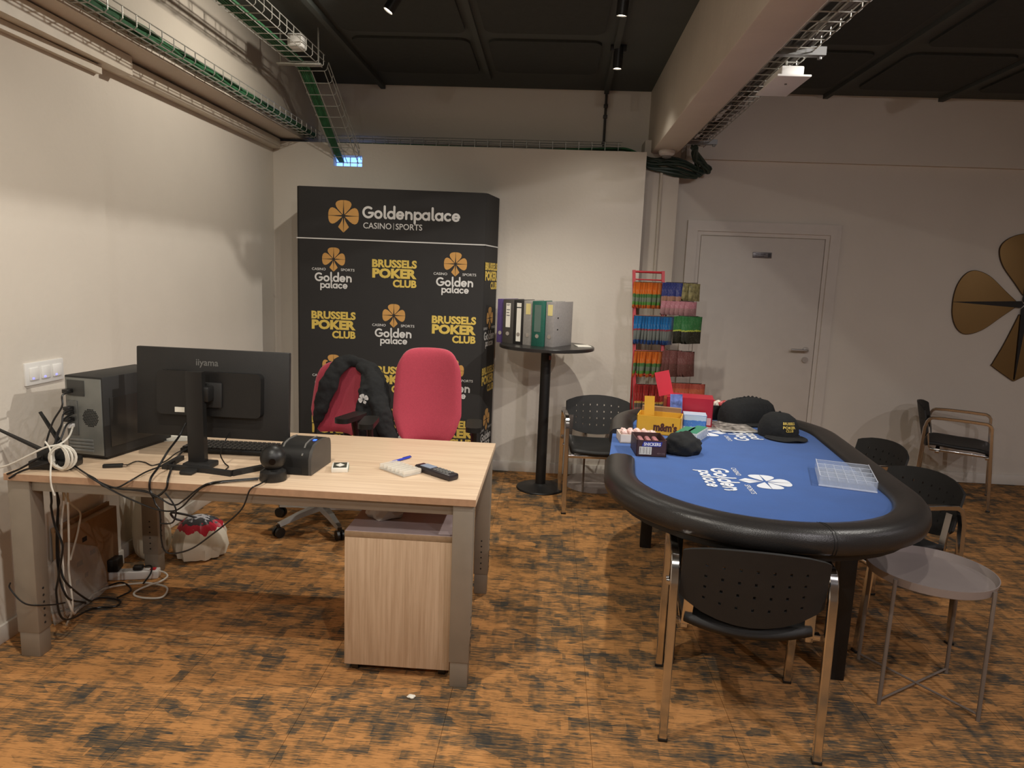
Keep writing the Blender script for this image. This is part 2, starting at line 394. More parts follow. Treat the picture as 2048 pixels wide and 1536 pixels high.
# partition with a small opening for the cable tray
bm = B()
hx0, hx1, hz0, hz1 = -1.70, -1.48, 2.305, 2.385
box(bm, -2.165, 5.37, 0, .648, 5.47, hz0); box(bm, -2.165, 5.37, hz1, .648, 5.47, 2.474)
box(bm, -2.165, 5.37, hz0, hx0, 5.47, hz1); box(bm, hx1, 5.37, hz0, .648, 5.47, hz1)
struct('wall_partition', bm, wall_m, 'lower white partition wall behind the banner', smooth=0)
bm = B(); box(bm, hx0, 5.455, hz0, hx1, 5.462, hz1)
wn = struct('window_1', bm, mat('daylight_pane', (120, 165, 255), .2, emit=2.2), 'small bluish daylight pane in the partition where the tray ends', smooth=0)
bm = B()
for k in range(3): box(bm, hx0 + .05 + k * .055, 5.445, hz0, hx0 + .056 + k * .055, 5.456, hz1)
box(bm, hx0, 5.445, hz0 + .035, hx1, 5.456, hz0 + .041); obj('window_bar', bm, white_m, wn, smooth=0)
# concrete column and beams
bm = B(); box(bm, .652, 5.56, 0, .93, 5.78, 2.6, .008); struct('column', bm, beam_m, 'painted concrete column under the big beam end')
bm = B(); box(bm, .70, -2.95, 2.5, .90, 5.78, 3.01, .01); struct('beam_right', bm, beam_m, 'big painted concrete beam crossing the ceiling toward the door wall')
bm = B(); box(bm, -2.2, -2.95, 2.5, -1.95, 5.78, 3.01, .01); struct('beam_left', bm, beam_m, 'painted concrete beam along the top of the left wall')
bm = B(); tube(bm, [(.79, 5.545, 0), (.79, 5.545, 2.38)], .012, 8)
pc = obj('column_pipe', bm, mat('cream_pipe', (196, 186, 170), .5)); tag(pc, 'thin cream pipe running up the front of the concrete column', 'pipe')
# skirting
def skirting(name, boxes, label):
    bm = B()
    for b_ in boxes: box(bm, *b_, .004)
    struct(name, bm, skirt_m, label)
skirting('baseboard_left', [(-2.13, -2.9, 0, -2.115, 3.26, .075), (-2.165, 3.26, 0, -2.15, 5.37, .075)], 'white skirting along the left wall')
skirting('baseboard_partition', [(-2.15, 5.353, 0, .648, 5.37, .085)], 'white skirting along the partition')
skirting('baseboard_back', [(2.30, 5.753, 0, 5.35, 5.77, .085), (.93, 5.753, 0, 1.05, 5.77, .085)], 'white skirting along the door wall')
# door
bm = B()
box(bm, 1.055, 5.74, 0, 1.135, 5.775, 2.03); box(bm, 2.175, 5.74, 0, 2.255, 5.775, 2.03); box(bm, 1.135, 5.74, 1.95, 2.175, 5.775, 2.03)
box(bm, 1.135, 5.755, 0, 1.165, 5.775, 1.95); box(bm, 2.145, 5.755, 0, 2.175, 5.775, 1.95); box(bm, 1.165, 5.755, 1.92, 2.145, 5.775, 1.95)
dr = struct('door_1', bm, door_m, 'white painted door with silver lever handle')
obj('door_leaf', box(B(), 1.17, 5.758, .008, 2.14, 5.775, 1.915, .003), door_m, dr)
bm = B(); tube(bm, [(2.075, 5.757, 1.035), (2.075, 5.71, 1.035), (2.06, 5.705, 1.035), (1.945, 5.705, 1.035)], .010, 10, 0); cyl(bm, (2.075, 5.758, 1.035), (2.075, 5.748, 1.035), .026)
obj('door_handle', bm, mat('brushed_steel', (200, 196, 190), .38, .8), dr)
bm = B(); cyl(bm, (2.075, 5.758, .955), (2.075, 5.74, .955), .024); obj('lock_rosette', bm, mat('brushed_steel', (200, 196, 190)), dr)
bm = B(); box(bm, 1.585, 5.75, 1.755, 1.735, 5.758, 1.80, .002); sg = obj('door_sign', bm, mat('grey_sign', (120, 116, 116), .35, .4), dr)
bm = B(); box(bm, 1.705, 5.7485, 1.762, 1.728, 5.7505, 1.793); box(bm, 1.605, 5.7485, 1.782, 1.685, 5.7505, 1.788); box(bm, 1.605, 5.7485, 1.768, 1.675, 5.7505, 1.773)
obj('sign_print', bm, mat('dark_sign_print', (52, 46, 46), .5), sg)

# ================================================================== CEILING FITTINGS
def spotlight(p, aim, watt, cone, col, label):
    p = Vector(p); d = (Vector(aim) - p).normalized()
    t = thing('spotlight', label, 'spotlight', (p.x, p.y, 2.95), group='black ceiling spotlights')
    Q = d.to_track_quat('-Z', 'Y').to_matrix().to_4x4(); Mh = Matrix.Translation(p - wm(t).translation) @ Q
    bm = B(); lathe(bm, [(.026, .13), (.030, .125), (.030, 0), (.026, -.002), (.026, .012)], 20, Mh); obj('lamp_head', bm, black_m, t)
    bm = B(); cyl(bm, Mh @ Vector((0, 0, .004)), Mh @ Vector((0, 0, .009)), .025, 20)
    obj('lamp_lens', bm, mat('lit_lens', (255, 240, 214), .3, emit=14), t)
    bm = B(); q = Mh @ Vector((0, 0, .1)); tube(bm, [q, (q.x, q.y, max(q.z + .02, .0)), (0, 0, .04)], .008, 8); box(bm, -.05, -.018, .01, .05, .018, .05, .004); obj('track_adapter', bm, black_m, t)
    ld = bpy.data.lights.new('spot_lamp', 'SPOT'); ld.energy = watt; ld.color = col; ld.spot_size = R(cone); ld.spot_blend = .8; ld.shadow_soft_size = .022
    lo = bpy.data.objects.new('spot_lamp', ld); C.objects.link(lo); lo.parent = t
    lo.matrix_local = Matrix.Translation(p - wm(t).translation + d * .012) @ Q
for s in SPOTS: spotlight(*s)

def tray(name, label, segs, wdt, hgt, step=.1, openside=None, wire=.0028):
    """wire mesh basket: U-shaped cross wires on longitudinal wires; segs = [(start, end)], up is +Z tilted with slope"""
    s0 = segs[0][0]; t = thing(name, label, 'cable tray', s0)
    bm = B(); h = hgt
    pr = [(-wdt / 2, h), (-wdt / 2, .012), (-wdt / 2 + .012, 0), (wdt / 2 - .012, 0), (wdt / 2, .012), (wdt / 2, h)]
    if openside == 'r': pr = pr[:-1]
    tube(bm, [(a, 0, b_) for a, b_ in pr], wire, 5)
    src = None
    for a, b_ in segs:
        a = Vector(a) - Vector(s0); b_ = Vector(b_) - Vector(s0); d = (b_ - a); Ln = d.length; d.normalize()
        sd = d.cross(Vector((0, 0, 1))).normalized(); u = sd.cross(d)
        rot = Matrix((sd, d, u)).transposed().to_4x4()
        for k in range(int(Ln / step) + 1):
            M = Matrix.Translation(a + d * (k * step)) @ rot
            if src is None: src = obj('cross_wire', bm, steel_m, t); src.matrix_local = M
            else: inst('cross_wire', src, M, t)
        for (px, pz) in [(-wdt / 2, h), (-wdt / 2, h * .5), (-wdt / 2 + .015, 0), (0, 0), (wdt / 2 - .015, 0), (wdt / 2, h * .5), (wdt / 2, h)]:
            bm2 = B(); tube(bm2, [a + sd * px + u * pz, b_ + sd * px + u * pz], wire, 5); obj('long_wire', bm2, steel_m, t)
    return t
def bundle(name, label, paths, r, m, cat='cables'):
    t = thing(name, label, cat, paths[0][0])
    for p in paths:
        if name == 'column_cable_loop': p = [Vector(q) + Vector((rnd.uniform(-.02, .02), rnd.uniform(-.01, .01), rnd.uniform(-.025, .025))) for q in p]
        bm = B(); tube(bm, p, r * rnd.uniform(.8, 1.25), 7, 4); obj('cable', bm, m, t, world=True)
    return t
def wavy(a, b_, n, sp, k):
    a = Vector(a); b_ = Vector(b_); out = []
    for i in range(n + 1):
        q = a.lerp(b_, i / n); out.append(q + Vector((k[0] + rnd.uniform(-sp, sp), 0, k[1] + abs(rnd.uniform(-sp, sp)) * .5)))
    return out
# left tray on the beam's lower edge
tray('cable_tray', 'wire cable tray with green cables along the left wall beam', [((-1.895, 1.9, 2.515), (-1.895, 5.5, 2.515))], .1, .06)
bundle('green_cable_bundle', 'green cables lying in the wire tray along the left wall beam', [wavy((-1.90, 1.9, 2.53), (-1.90, 5.55, 2.53), 26, .012, (rnd.uniform(-.03, .03), rnd.uniform(0, .035))) for _ in range(14)], .006, green_m)
# upper hanging tray that dives into the opening
tray('hanging_cable_tray', 'wire cable tray hung from the ceiling that dives toward the small blue opening', [((-1.65, 2.0, 2.80), (-1.62, 4.62, 2.80)), ((-1.62, 4.66, 2.79), (-1.60, 5.40, 2.33))], .2, .075)
bundle('hanging_green_cable_bundle', 'green cables in the hung wire tray running down to the blue opening',
       [[(-1.72 + .018 * k + rnd.uniform(-.006, .006), 2.0, 2.815), (-1.72 + .016 * k, 3.2, 2.818), (-1.71 + .014 * k, 4.5, 2.82), (-1.70 + .012 * k, 4.75, 2.76), (-1.69 + .010 * k, 5.1, 2.54), (-1.68 + .008 * k, 5.35, 2.39), (-1.67 + .006 * k, 5.43, 2.345)] for k in range(6)], .006, green_m)
t = thing('junction_box', 'small white square box fixed on the hung wire tray', 'box', (-1.58, 4.3, 2.815))
obj('box_body', box(B(), -.045, -.045, 0, .045, .045, .075, .008), white_m, t); obj('box_lid', box(B(), -.04, -.052, .008, .04, -.045, .067, .004), mat('offwhite_plastic', (214, 210, 204), .4), t)
# thin conduits that hold the hung tray
for x, y in ((-1.65, 3.4), (-1.64, 4.5)):
    bm = B(); box(bm, -.14, -.02, -.012, .14, .02, 0, .003); tube(bm, [(-.12, 0, 0), (-.12, 0, .21)], .005, 6); tube(bm, [(.12, 0, 0), (.12, 0, .21)], .005, 6)
    o = obj('tray_hanger', bm, steel_m); o.location = (x, y, 2.79)
    tag(o, 'galvanised hanger under the hung tray, ' + ('nearer the camera' if y < 4 else 'just before the tray dives'), 'bracket', 'tray hangers')
# back tray on top of the partition
tray('back_cable_tray', 'wire cable tray with green cables running above the partition top', [((-1.85, 5.6, 2.49), (.48, 5.6, 2.50))], .1, .07)
bundle('back_green_cable_bundle', 'green cables lying above the partition top and curving round at its end', [[(-1.85, 5.57 + .012 * k, 2.505), (-1.0, 5.575 + .012 * k, 2.51), (-.2, 5.575 + .01 * k, 2.505), (.38, 5.57 + .012 * k, 2.53), (.52, 5.55 + .01 * k, 2.525), (.62, 5.51, 2.48)] for k in range(6)], .008, green_m)
# right tray beside the big beam
tray('beam_cable_tray', 'wire cable tray packed with grey cables along the big concrete beam', [((1.0, 1.9, 2.535), (1.0, 5.45, 2.535))], .17, .075)
bundle('grey_cable_bundle', 'grey and black cables filling the tray beside the big beam', [wavy((1.0, 1.9, 2.55), (1.0, 5.5, 2.55), 22, .02, (rnd.uniform(-.06, .06), rnd.uniform(0, .05))) for _ in range(12)], .008, mat('grey_cable', (92, 86, 80), .5, var=.3, scale=4))
bundle('column_cable_loop', 'dark cables looping behind the column head below the beam end', [[(.98, 5.3, 2.52), (1.02, 5.5, 2.48), (1.06 + .012 * k, 5.60, 2.46 - .008 * k), (1.05 + .01 * k, 5.64, 2.35 + .006 * k), (.90, 5.535, 2.345 + .012 * k), (.70, 5.53, 2.38 + .01 * k), (.62, 5.50, 2.44 + .004 * k)] for k in range(10)], .010, mat('dark_green_cable', (40, 56, 46), .5))
for y, l in ((3.27, 'nearer the camera'), (5.28, 'nearest the column')):
    bm = B(); box(bm, -.1, -.02, 0, .13, .02, .008, .002); box(bm, -.1, -.022, 0, .13, -.018, .035); cyl(bm, (.11, 0, -.012), (.11, 0, .02), .01, 10)
    o = obj('tray_bracket', bm, mat('pale_steel', (130, 130, 128), .5, .5)); o.location = (1.0, y, 2.522)
    tag(o, 'pale steel bracket under the beam tray, ' + l, 'bracket', 'beam tray brackets')
t = thing('emergency_light', 'white flat emergency light hung below the tray by the big beam', 'light', (1.03, 3.50, 2.455))
bm = B(); box(bm, -.075, -.17, 0, .075, .17, .01, .003); obj('diffuser_plate', bm, white_m, t)
bm = B(); box(bm, -.05, -.14, .01, .05, .14, .055, .006); hs = obj('housing', bm, white_m, t)
bm = B(); cyl(bm, (0, -.05, -.004), (0, -.05, .002), .006, 10); obj('test_button', bm, grey_m, t)
bm = B(); tube(bm, [(-.02, -.1, .05), (-.02, -.1, .085)], .006, 6); tube(bm, [(-.02, .1, .05), (-.02, .1, .085)], .006, 6); obj('mount_stud', bm, steel_m, t)
# conduit on the back wall
t = thing('wall_conduit', 'dark vertical conduit on the back wall above the partition', 'conduit', (.35, 5.752, 2.5))
bm = B(); tube(bm, [(0, 0, .0), (0, 0, .49)], .010, 8); obj('pipe', bm, mat('dark_grey_conduit', (58, 56, 54), .5), t)
for z in (.1, .3, .38):
    bm = B(); box(bm, -.016, -.013, z - .012, .016, .016, z + .012, .003); obj('clip', bm, mat('dark_grey_conduit', (58, 56, 54)), t)
# smoke detector on column head
t = thing('smoke_detector', 'small round white detector under the big beam end', 'detector', (.80, 5.42, 2.46))
bm = B(); lathe(bm, [(.055, .042), (.06, .03), (.058, .012), (.04, .0)], 20); obj('detector_body', bm, white_m, t)
bm = B(); lathe(bm, [(.04, .002), (.034, -.012), (.015, -.018)], 16); obj('detector_sensor', bm, grey_m, t)
# trunking on the left wall
t = thing('cable_trunking', 'long white plastic trunking under the left wall beam, one cover sprung loose', 'trunking', (-2.14, 3.2, 2.41))
obj('trunking_back', box(B(), -2.168, 3.27, 2.415, -2.10, 5.35, 2.485, .004), mat('cream_trunking', (206, 196, 180), .5), t, world=True)
obj('trunking_lid', box(B(), -2.104, 3.35, 2.425, -2.094, 5.33, 2.478, .003), mat('cream_trunking', (0, 0, 0)), t, world=True)
bm = B(); sweep(bm, [(-2.10, 3.42, 2.45), (-2.07, 2.4, 2.44), (-2.05, 1.6, 2.43)], [(-.035, -.04), (.035, -.04), (.035, .045), (-.035, .045)]); obj('loose_cover', bm, mat('cream_trunking', (0, 0, 0)), t, world=True)
bm = B(); sweep(bm, [(-2.115, 3.24, 2.385), (-2.115, 2.6, 2.385), (-2.115, 1.6, 2.385)], [(-.015, -.02), (.015, -.02), (.015, .015), (-.015, .015)]); obj('lower_channel', bm, mat('cream_trunking', (0, 0, 0)), t, world=True)
# triple switch
t = thing('light_switch', 'white triple light switch with small blue indicator lamps', 'switch', (-2.13, 2.795, 1.05))
obj('switch_plate', box(B(), -.002, -.112, -.047, .010, .112, .047, .004), white_m, t)
for k in (-1, 0, 1):
    rk = obj('rocker', box(B(), .009, k * .067 - .026, -.026, .016, k * .067 + .026, .026, .003), mat('switch_white', (232, 230, 226), .3), t)
    obj('indicator', box(B(), .0158, k * .067 - .016, -.021, .0172, k * .067 - .006, -.015), mat('blue_indicator', (110, 110, 255), .3, emit=2.5), rk, smooth=0)
# ================================================================== DESK AREA
DZ = .735
t = thing('desk', 'large pale wood office desk on silver grey legs', 'desk', (-1.11, 2.8, 0))
obj('desktop', box(B(), -1.985, 2.372, DZ - .027, -.235, 3.238, DZ, .002), deskw_m, t, world=True)
bm = B(); box(bm, -1.985, 2.3705, DZ - .026, -.235, 2.3722, DZ - .001); obj('edge_band', bm, mat('desk_edge', (178, 142, 112), .45, var=.08, scale=40), t, world=True)
for (x0, x1, y0, y1) in ((-1.985, -1.90, 2.385, 2.455), (-.318, -.243, 2.38, 2.44), (-1.955, -1.875, 3.16, 3.225), (-.315, -.245, 3.165, 3.225)):
    bm = B(); box(bm, x0, y0, .10, x1, y1, DZ - .027, .004); lg = obj('leg', bm, desk_leg_m, t, world=True)
    bm = B(); box(bm, x0 + .004, y0 + .004, .0, x1 - .004, y1 - .004, .115, .003); obj('leg_foot', bm, desk_leg_m, lg, world=True)
    bm = B()
    for k in range(6): cyl(bm, (x1 + .001, (y0 + y1) / 2, .13 + k * .028), (x1 - .002, (y0 + y1) / 2, .13 + k * .028), .005, 8)
    for k in range(6): cyl(bm, ((x0 + x1) / 2, y0 - .001, .13 + k * .028), ((x0 + x1) / 2, y0 + .002, .13 + k * .028), .004, 8) if y0 > 3 else None
    obj('adjust_hole', bm, mat('dark_hole', (40, 36, 32), .8), lg, world=True)
for (x0, x1, y0, y1) in ((-1.90, -.318, 2.395, 2.435), (-1.875, -.315, 3.18, 3.215), (-1.965, -1.925, 2.455, 3.16), (-.30, -.262, 2.44, 3.165)):
    obj('rail', box(B(), x0, y0, DZ - .07, x1, y1, DZ - .028, .003), desk_leg_m, t, world=True)

t = thing('drawer_pedestal', 'pale wood mobile drawer unit under the right end of the desk', 'cabinet', (-.51, 2.8, 0))
obj('carcass', box(B(), -.722, 2.44, .045, -.322, 3.10, .548, .002), pedw_m, t, world=True)
obj('back_panel', box(B(), -.723, 2.42, .043, -.321, 2.44, .549, .0015), pedw_m, t, world=True)
obj('top_board', box(B(), -.724, 2.42, .549, -.320, 3.12, .572, .002), edge_m, t, world=True)
obj('top_surface', box(B(), -.722, 2.423, .5715, -.322, 3.118, .5735), mat('mauve_laminate', (176, 160, 160), .35), t, world=True)
obj('drawer_front', box(B(), -.722, 3.10, .05, -.322, 3.12, .545, .002), pedw_m, t, world=True)
for x in (-.69, -.355):
    for y in (2.47, 3.07):
        bm = B(); cyl(bm, (x - .012, y, .022), (x + .012, y, .022), .022, 14); box(bm, x - .015, y - .015, .03, x + .015, y + .015, .046); obj('castor', bm, black_m, t, world=True)

def crumple(bm, c, r, seed, lv=3, amp=.35, sz=(1, 1, 1), fl=None):
    bmesh.ops.create_icosphere(bm, subdivisions=lv, radius=1)
    for v in bm.verts:
        n = noise.noise(v.co * 1.7 + Vector((seed, 0, 0))) * amp + abs(noise.noise(v.co * 4 + Vector((0, seed, 0)))) * amp * .5
        v.co = v.co * (1 + n); v.co = Vector((v.co.x * r * sz[0], v.co.y * r * sz[1], v.co.z * r * sz[2])) + Vector(c)
        if fl is not None and v.co.z < fl: v.co.z = fl
    return bm
o = obj('crumpled_bag', crumple(B(), (0, 0, .03), .075, 3, sz=(1.0, .8, .62), fl=.001), mat('thin_white_film', (205, 196, 186), .4, bump=.3, bscale=30))
o.location = (-.62, 2.60, .574); tag(o, 'crumpled thin whitish bag on top of the drawer unit', 'bag')

# ---- computer tower
t = thing('computer_tower', 'black tower computer with grey metal back panel standing on the desk', 'computer', (-1.80, 2.80, DZ), R(-9))
W2, D2, H2 = .088, .19, .335
obj('case', box(B(), -W2, -D2, .012, W2, D2, H2, .004), blackm_m, t)
obj('foot_pad', box(B(), -W2 + .01, -D2 + .02, 0, W2 - .01, D2 - .02, .013), black_m, t)
bp = obj('rear_panel', box(B(), -W2 + .007, -D2 - .004, .02, W2 - .006, -D2 + .002, H2 - .008, .001), mat('bare_steel_sheet', (128, 130, 126), .45, .5, var=.08), t)
obj('power_inlet', box(B(), -W2 + .016, -D2 - .007, .255, -W2 + .095, -D2 - .003, .318, .001), mat('dark_psu', (70, 70, 68), .5, .3), bp)
obj('port_shield', box(B(), -W2 + .012, -D2 - .007, .095, -W2 + .060, -D2 - .003, .235, .001), mat('io_shield', (112, 114, 112), .4, .6), bp)
for k in range(4): obj('slot_cover', box(B(), -W2 + .014, -D2 - .007, .03 + k * .014, W2 - .05, -D2 - .003, .04 + k * .014, .001), mat('slot_steel', (140, 142, 140), .4, .6), bp)
bm = B()
for i in range(-5, 6):
    for j in range(-5, 6):
        x, z = (i + .5 * (j & 1)) * .0075, j * .0066
        if x * x + z * z < .036 ** 2: cyl(bm, (.03 + x, -D2 - .0055, .17 + z), (.03 + x, -D2 - .003, .17 + z), .0028, 6)
obj('fan_grille', bm, mat('vent_black', (14, 14, 14), .8), bp)
for k, z in enumerate((.275, .205, .188, .16, .135)):
    obj('plug', box(B(), -W2 + .018, -D2 - .035, z - .008, -W2 + .045, -D2 - .004, z + .008, .003), black_m if k < 4 else white_m, bp)
obj('side_panel', box(B(), W2 - .001, -D2 + .03, .05, W2 + .003, D2 - .06, .25, .001), mat('gloss_side_panel', (40, 38, 36), .3), t)

# ---- monitor seen from behind
t = thing('monitor', 'black flat monitor seen from behind, on a height-adjustable stand', 'monitor', (-1.34, 2.62, DZ), R(-1))
Mm = Matrix.Translation((0, .065, .278)) @ Matrix.Rotation(R(-3), 4, 'X')
bm = B(); box(bm, -.315, -.012, -.178, .315, .012, .178, .004, Mm); pn = obj('display_panel', bm, blackm_m, t)
bm = B(); box(bm, -.308, .0118, -.168, .308, .0135, .172, 0, Mm); obj('screen', bm, mat('dark_screen', (12, 12, 14), .15), pn)
bm = B(); prism(bm, rrect(-.21, -.09, .215, .085, .02), -.034, 0, Mm @ Matrix.Translation((0, -.012, 0)) @ Matrix.Rotation(R(-90), 4, 'X')); bh = obj('back_housing', bm, black_m, t)
bm = B(); box(bm, -.05, -.056, -.05, .06, -.045, .05, .004, Mm); obj('mount_plate', bm, blackm_m, bh)
bm = B(); put_text(bm, 'iiyama', Mm @ Matrix.Translation((-.02, -.0126, .112)) @ Matrix.Rotation(R(90), 4, 'X'), width=.092, off=.012); obj('logo_lettering', bm, mat('grey_logo', (120, 120, 118), .4, .4), pn)
bm = B(); box(bm, -.135, -.0475, -.075, -.095, -.0455, -.055, 0, Mm); obj('rating_label', bm, paper_m, bh)
bm = B(); sweep(bm, [(-.02, -.03, .02), (-.02, -.035, .38)], [(-.033, -.014), (.0, -.022), (.033, -.014), (.033, .014), (-.033, .014)]); st = obj('stand_column', bm, black_m, t)
bm = B(); box(bm, -.03, -.035, .26, .03, .03, .32, .006); obj('tilt_joint', bm, black_m, t)
bm = B(); box(bm, -.065, -.07, 0, .045, .01, .022, .006); box(bm, -.03, -.155, 0, .02, -.06, .016, .006); obj('base_hub', bm, blackm_m, t)
bm = B(); sweep(bm, [(-.135, .05, .009), (-.125, -.085, .009), (.05, -.10, .009), (.165, -.125, .009)], [(-.012, -.009), (.012, -.009), (.012, .009), (-.012, .009)])
sweep(bm, [(.16, -.122, .009), (.27, .03, .009)], [(-.012, -.009), (.012, -.009), (.012, .009), (-.012, .009)]); obj('base_frame', bm, blackm_m, t)

# ---- keyboard
t = thing('keyboard', 'black computer keyboard under the monitor', 'keyboard', (-1.345, 2.855, DZ), R(1))
obj('keyboard_body', box(B(), -.195, -.072, 0, .195, .072, .02, .005), black_m, t)
k0 = None
for r_ in range(5):
    for c in range(18):
        M = Matrix.Translation((-.179 + c * .021, -.054 + r_ * .027, .019))
        if k0 is None: k0 = obj('key', box(B(), -.0088, -.011, 0, .0088, .011, .008, .002, seg=1), mat('key_black', (44, 43, 42), .45), t); k0.matrix_local = M
        else: inst('key', k0, M, t)
# ---- ball camera
t = thing('ball_webcam', 'black ball-shaped camera on a round base at the desk edge', 'camera', (-1.012, 2.475, DZ))
bm = B(); lathe(bm, [(.047, 0), (.050, .006), (.047, .034), (.038, .04), (.03, .046)], 28); obj('camera_base', bm, black_m, t)
bm = B(); ball(bm, (0, 0, .085), .047, 28); hd = obj('camera_ball', bm, black_m, t)
bm = B(); cyl(bm, (.014, -.042, .082), (.0165, -.0485, .082), .012, 18); obj('lens', bm, mat('dark_lens', (10, 10, 12), .1), hd)
# ---- receipt printer
t = thing('receipt_printer', 'black receipt printer with a blue indicator lamp on the desk', 'printer', (-.955, 2.655, DZ), R(-3))
prof = [(-.105, 0), (.105, 0), (.105, .075)] + [(.105 - .02 * (1 - math.cos(a)) - .0, .075 + .035 * math.sin(a)) for a in (.5, 1.0, 1.5)] + [(.05, .118), (-.02, .119), (-.06, .112), (-.09, .092), (-.105, .062)]
MR = Matrix(((0, 0, 1, 0), (1, 0, 0, 0), (0, 1, 0, 0), (0, 0, 0, 1)))
bm = B(); prism(bm, prof, -.068, .056, MR); obj('printer_shell', bm, black_m, t)
bm = B(); prism(bm, [(a * .985, b_ * .985 + .001) for a, b_ in prof], .056, .068, MR); obj('side_cover', bm, mat('grey_black_plastic', (74, 70, 66), .45), t)
bm = B(); sweep(bm, [(-.055, y, z + .001) for y, z in ((-.1, .075), (-.06, .1125), (-.02, .1195), (.05, .1185))], [(-.003, -.002), (.003, -.002), (.003, .002), (-.003, .002)])
sweep(bm, [(.03, y, z + .001) for y, z in ((-.1, .075), (-.06, .1125), (-.02, .1195), (.05, .1185))], [(-.003, -.002), (.003, -.002), (.003, .002), (-.003, .002)]); obj('lid_seam', bm, mat('seam_grey', (110, 108, 104), .4), t)
bm = B(); box(bm, .04, -.02, .118, .052, -.002, .1205, .001); obj('status_lamp', bm, mat('blue_lamp', (40, 80, 255), .3, emit=5), t)
bm = B(); box(bm, -.05, -.1065, .006, .03, -.104, .03); obj('port_bay', bm, mat('vent_black', (14, 14, 14), .8), t)
# ---- card deck
t = thing('card_deck', 'small white pack of playing cards lying on the desk', 'cards', (-.812, 2.655, DZ), R(14))
obj('pack', box(B(), -.032, -.045, 0, .032, .045, .018, .002), paper_m, t)
bm = B(); box(bm, -.026, -.036, .018, .026, .04, .0186); fr = obj('face_print', bm, mat('dark_card_print', (60, 62, 52), .5), t, smooth=0)
bm = B(); bm.faces.new([bm.verts.new(p) for p in ((-.018, .002, .0188), (0, -.024, .0188), (.018, .002, .0188), (0, .03, .0188))]); obj('face_diamond', bm, paper_m, fr)
obj('teal_edge', box(B(), .0321, -.044, .003, .0324, .044, .015), mat('teal_print', (90, 160, 160), .5), t, smooth=0)
# ---- clear rack (frosted coin holder)
t = thing('coin_holder', 'frosted clear plastic holder with ribs lying on the desk', 'tray', (-.575, 2.675, DZ), R(-40))
obj('holder_base', box(B(), -.08, -.045, 0, .08, .045, .008, .003), frost_m, t)
for k in range(7): obj('rib', box(B(), -.078 + k * .025, -.043, .008, -.072 + k * .025, .043, .024, .002), frost_m, t)
obj('holder_side', box(B(), -.08, .041, .008, .08, .045, .022, .001), frost_m, t)
# ---- pen
t = thing('ballpoint_pen', 'blue ballpoint pen lying on the desk', 'pen', (-.605, 2.835, DZ), R(59))
blue_m = mat('blue_pen_plastic', (36, 60, 190), .3)
bm = B(); cyl(bm, (-.05, 0, .006), (.052, 0, .006), .0048, 12); obj('barrel', bm, blue_m, t)
bm = B(); cyl(bm, (-.05, 0, .006), (-.066, 0, .006), .0045, 12, .0012); obj('tip', bm, blue_m, t)
bm = B(); box(bm, .01, -.0015, .0105, .058, .0015, .0125); cyl(bm, (.052, 0, .006), (.062, 0, .006), .003, 10); obj('clip', bm, mat('dark_blue_plastic', (26, 40, 140), .3), t)
# ---- phone
t = thing('cordless_phone', 'dark cordless phone handset lying on the desk', 'phone', (-.425, 2.655, DZ), R(-39))
obj('handset', box(B(), -.105, -.026, 0, .105, .026, .026, .008), mat('dark_purple_black', (42, 36, 40), .35), t)
bm = B(); box(bm, -.075, -.019, .0258, -.015, .019, .0275); obj('display', bm, mat('grey_lcd', (150, 165, 185), .2), t)
for i in range(5):
    for j in range(3): obj('key', box(B(), .0 + i * .018, -.018 + j * .0135, .0255, .012 + i * .018, -.009 + j * .0135, .0285, .001, seg=1), grey_m, t)
# ---- usb dongle
t = thing('usb_dongle', 'small black USB extension lying beside the tower', 'adapter', (-1.66, 2.515, DZ), R(20))
obj('dongle_body', box(B(), -.035, -.01, 0, .035, .01, .014, .003), black_m, t); obj('plug', box(B(), .035, -.006, .004, .048, .006, .009), chrome_m, t)
o = obj('paper_sheet', box(B(), -.09, -.06, 0, .09, .06, .002), paper_m); o.location = (-1.64, 3.02, DZ); o.rotation_euler = (0, 0, .3); tag(o, 'white sheet of paper on the desk behind the tower', 'paper')
# ---- router
t = thing('wifi_router', 'black router with two raised antennas beside the tower', 'router', (-1.865, 2.485, DZ), R(8))
obj('router_body', box(B(), -.075, -.05, 0, .075, .05, .035, .006), black_m, t)
obj('router_stand', box(B(), -.055, -.03, .034, .05, .03, .075, .006), blackm_m, t)
for a, b_ in (((-.06, .03, .055), (-.235, .045, .135)), ((.02, .03, .055), (-.07, .04, .205))):
    bm = B(); sweep(bm, [a, b_], [(-.008, -.004), (.008, -.004), (.008, .004), (-.008, .004)], scale=[1.2, .75]); obj('antenna', bm, black_m, t)
# ---- coil of white cable
bm = B()
for k in range(9):
    c = Vector((-1.805 + .002 * k, 2.425 - .003 * (k % 3), .792)); rr = .040 + .002 * (k % 4); tl = R(-24 + k * 6)
    pts = [c + Matrix.Rotation(tl, 3, 'Z') @ Vector((rr * math.cos(a), 0, rr * 1.02 * math.sin(a))) for a in [2 * PI * q / 20 for q in range(20)]]
    sweep(bm, pts, circ(.0032, 6), closed=True)
t = thing('white_cable_coil', 'coil of white network cable hanging in front of the router', 'cable', (-1.80, 2.42, DZ))
obj('coil', bm, wcable_m, t, world=True)
bm = B(); tube(bm, [(-1.854, 2.42, .85), (-1.83, 2.41, .825), (-1.82, 2.40, .79), (-1.80, 2.365, .74), (-1.795, 2.36, .70), (-1.785, 2.36, .665)], .0032, 6, 6); obj('loose_end', bm, wcable_m, t, world=True)

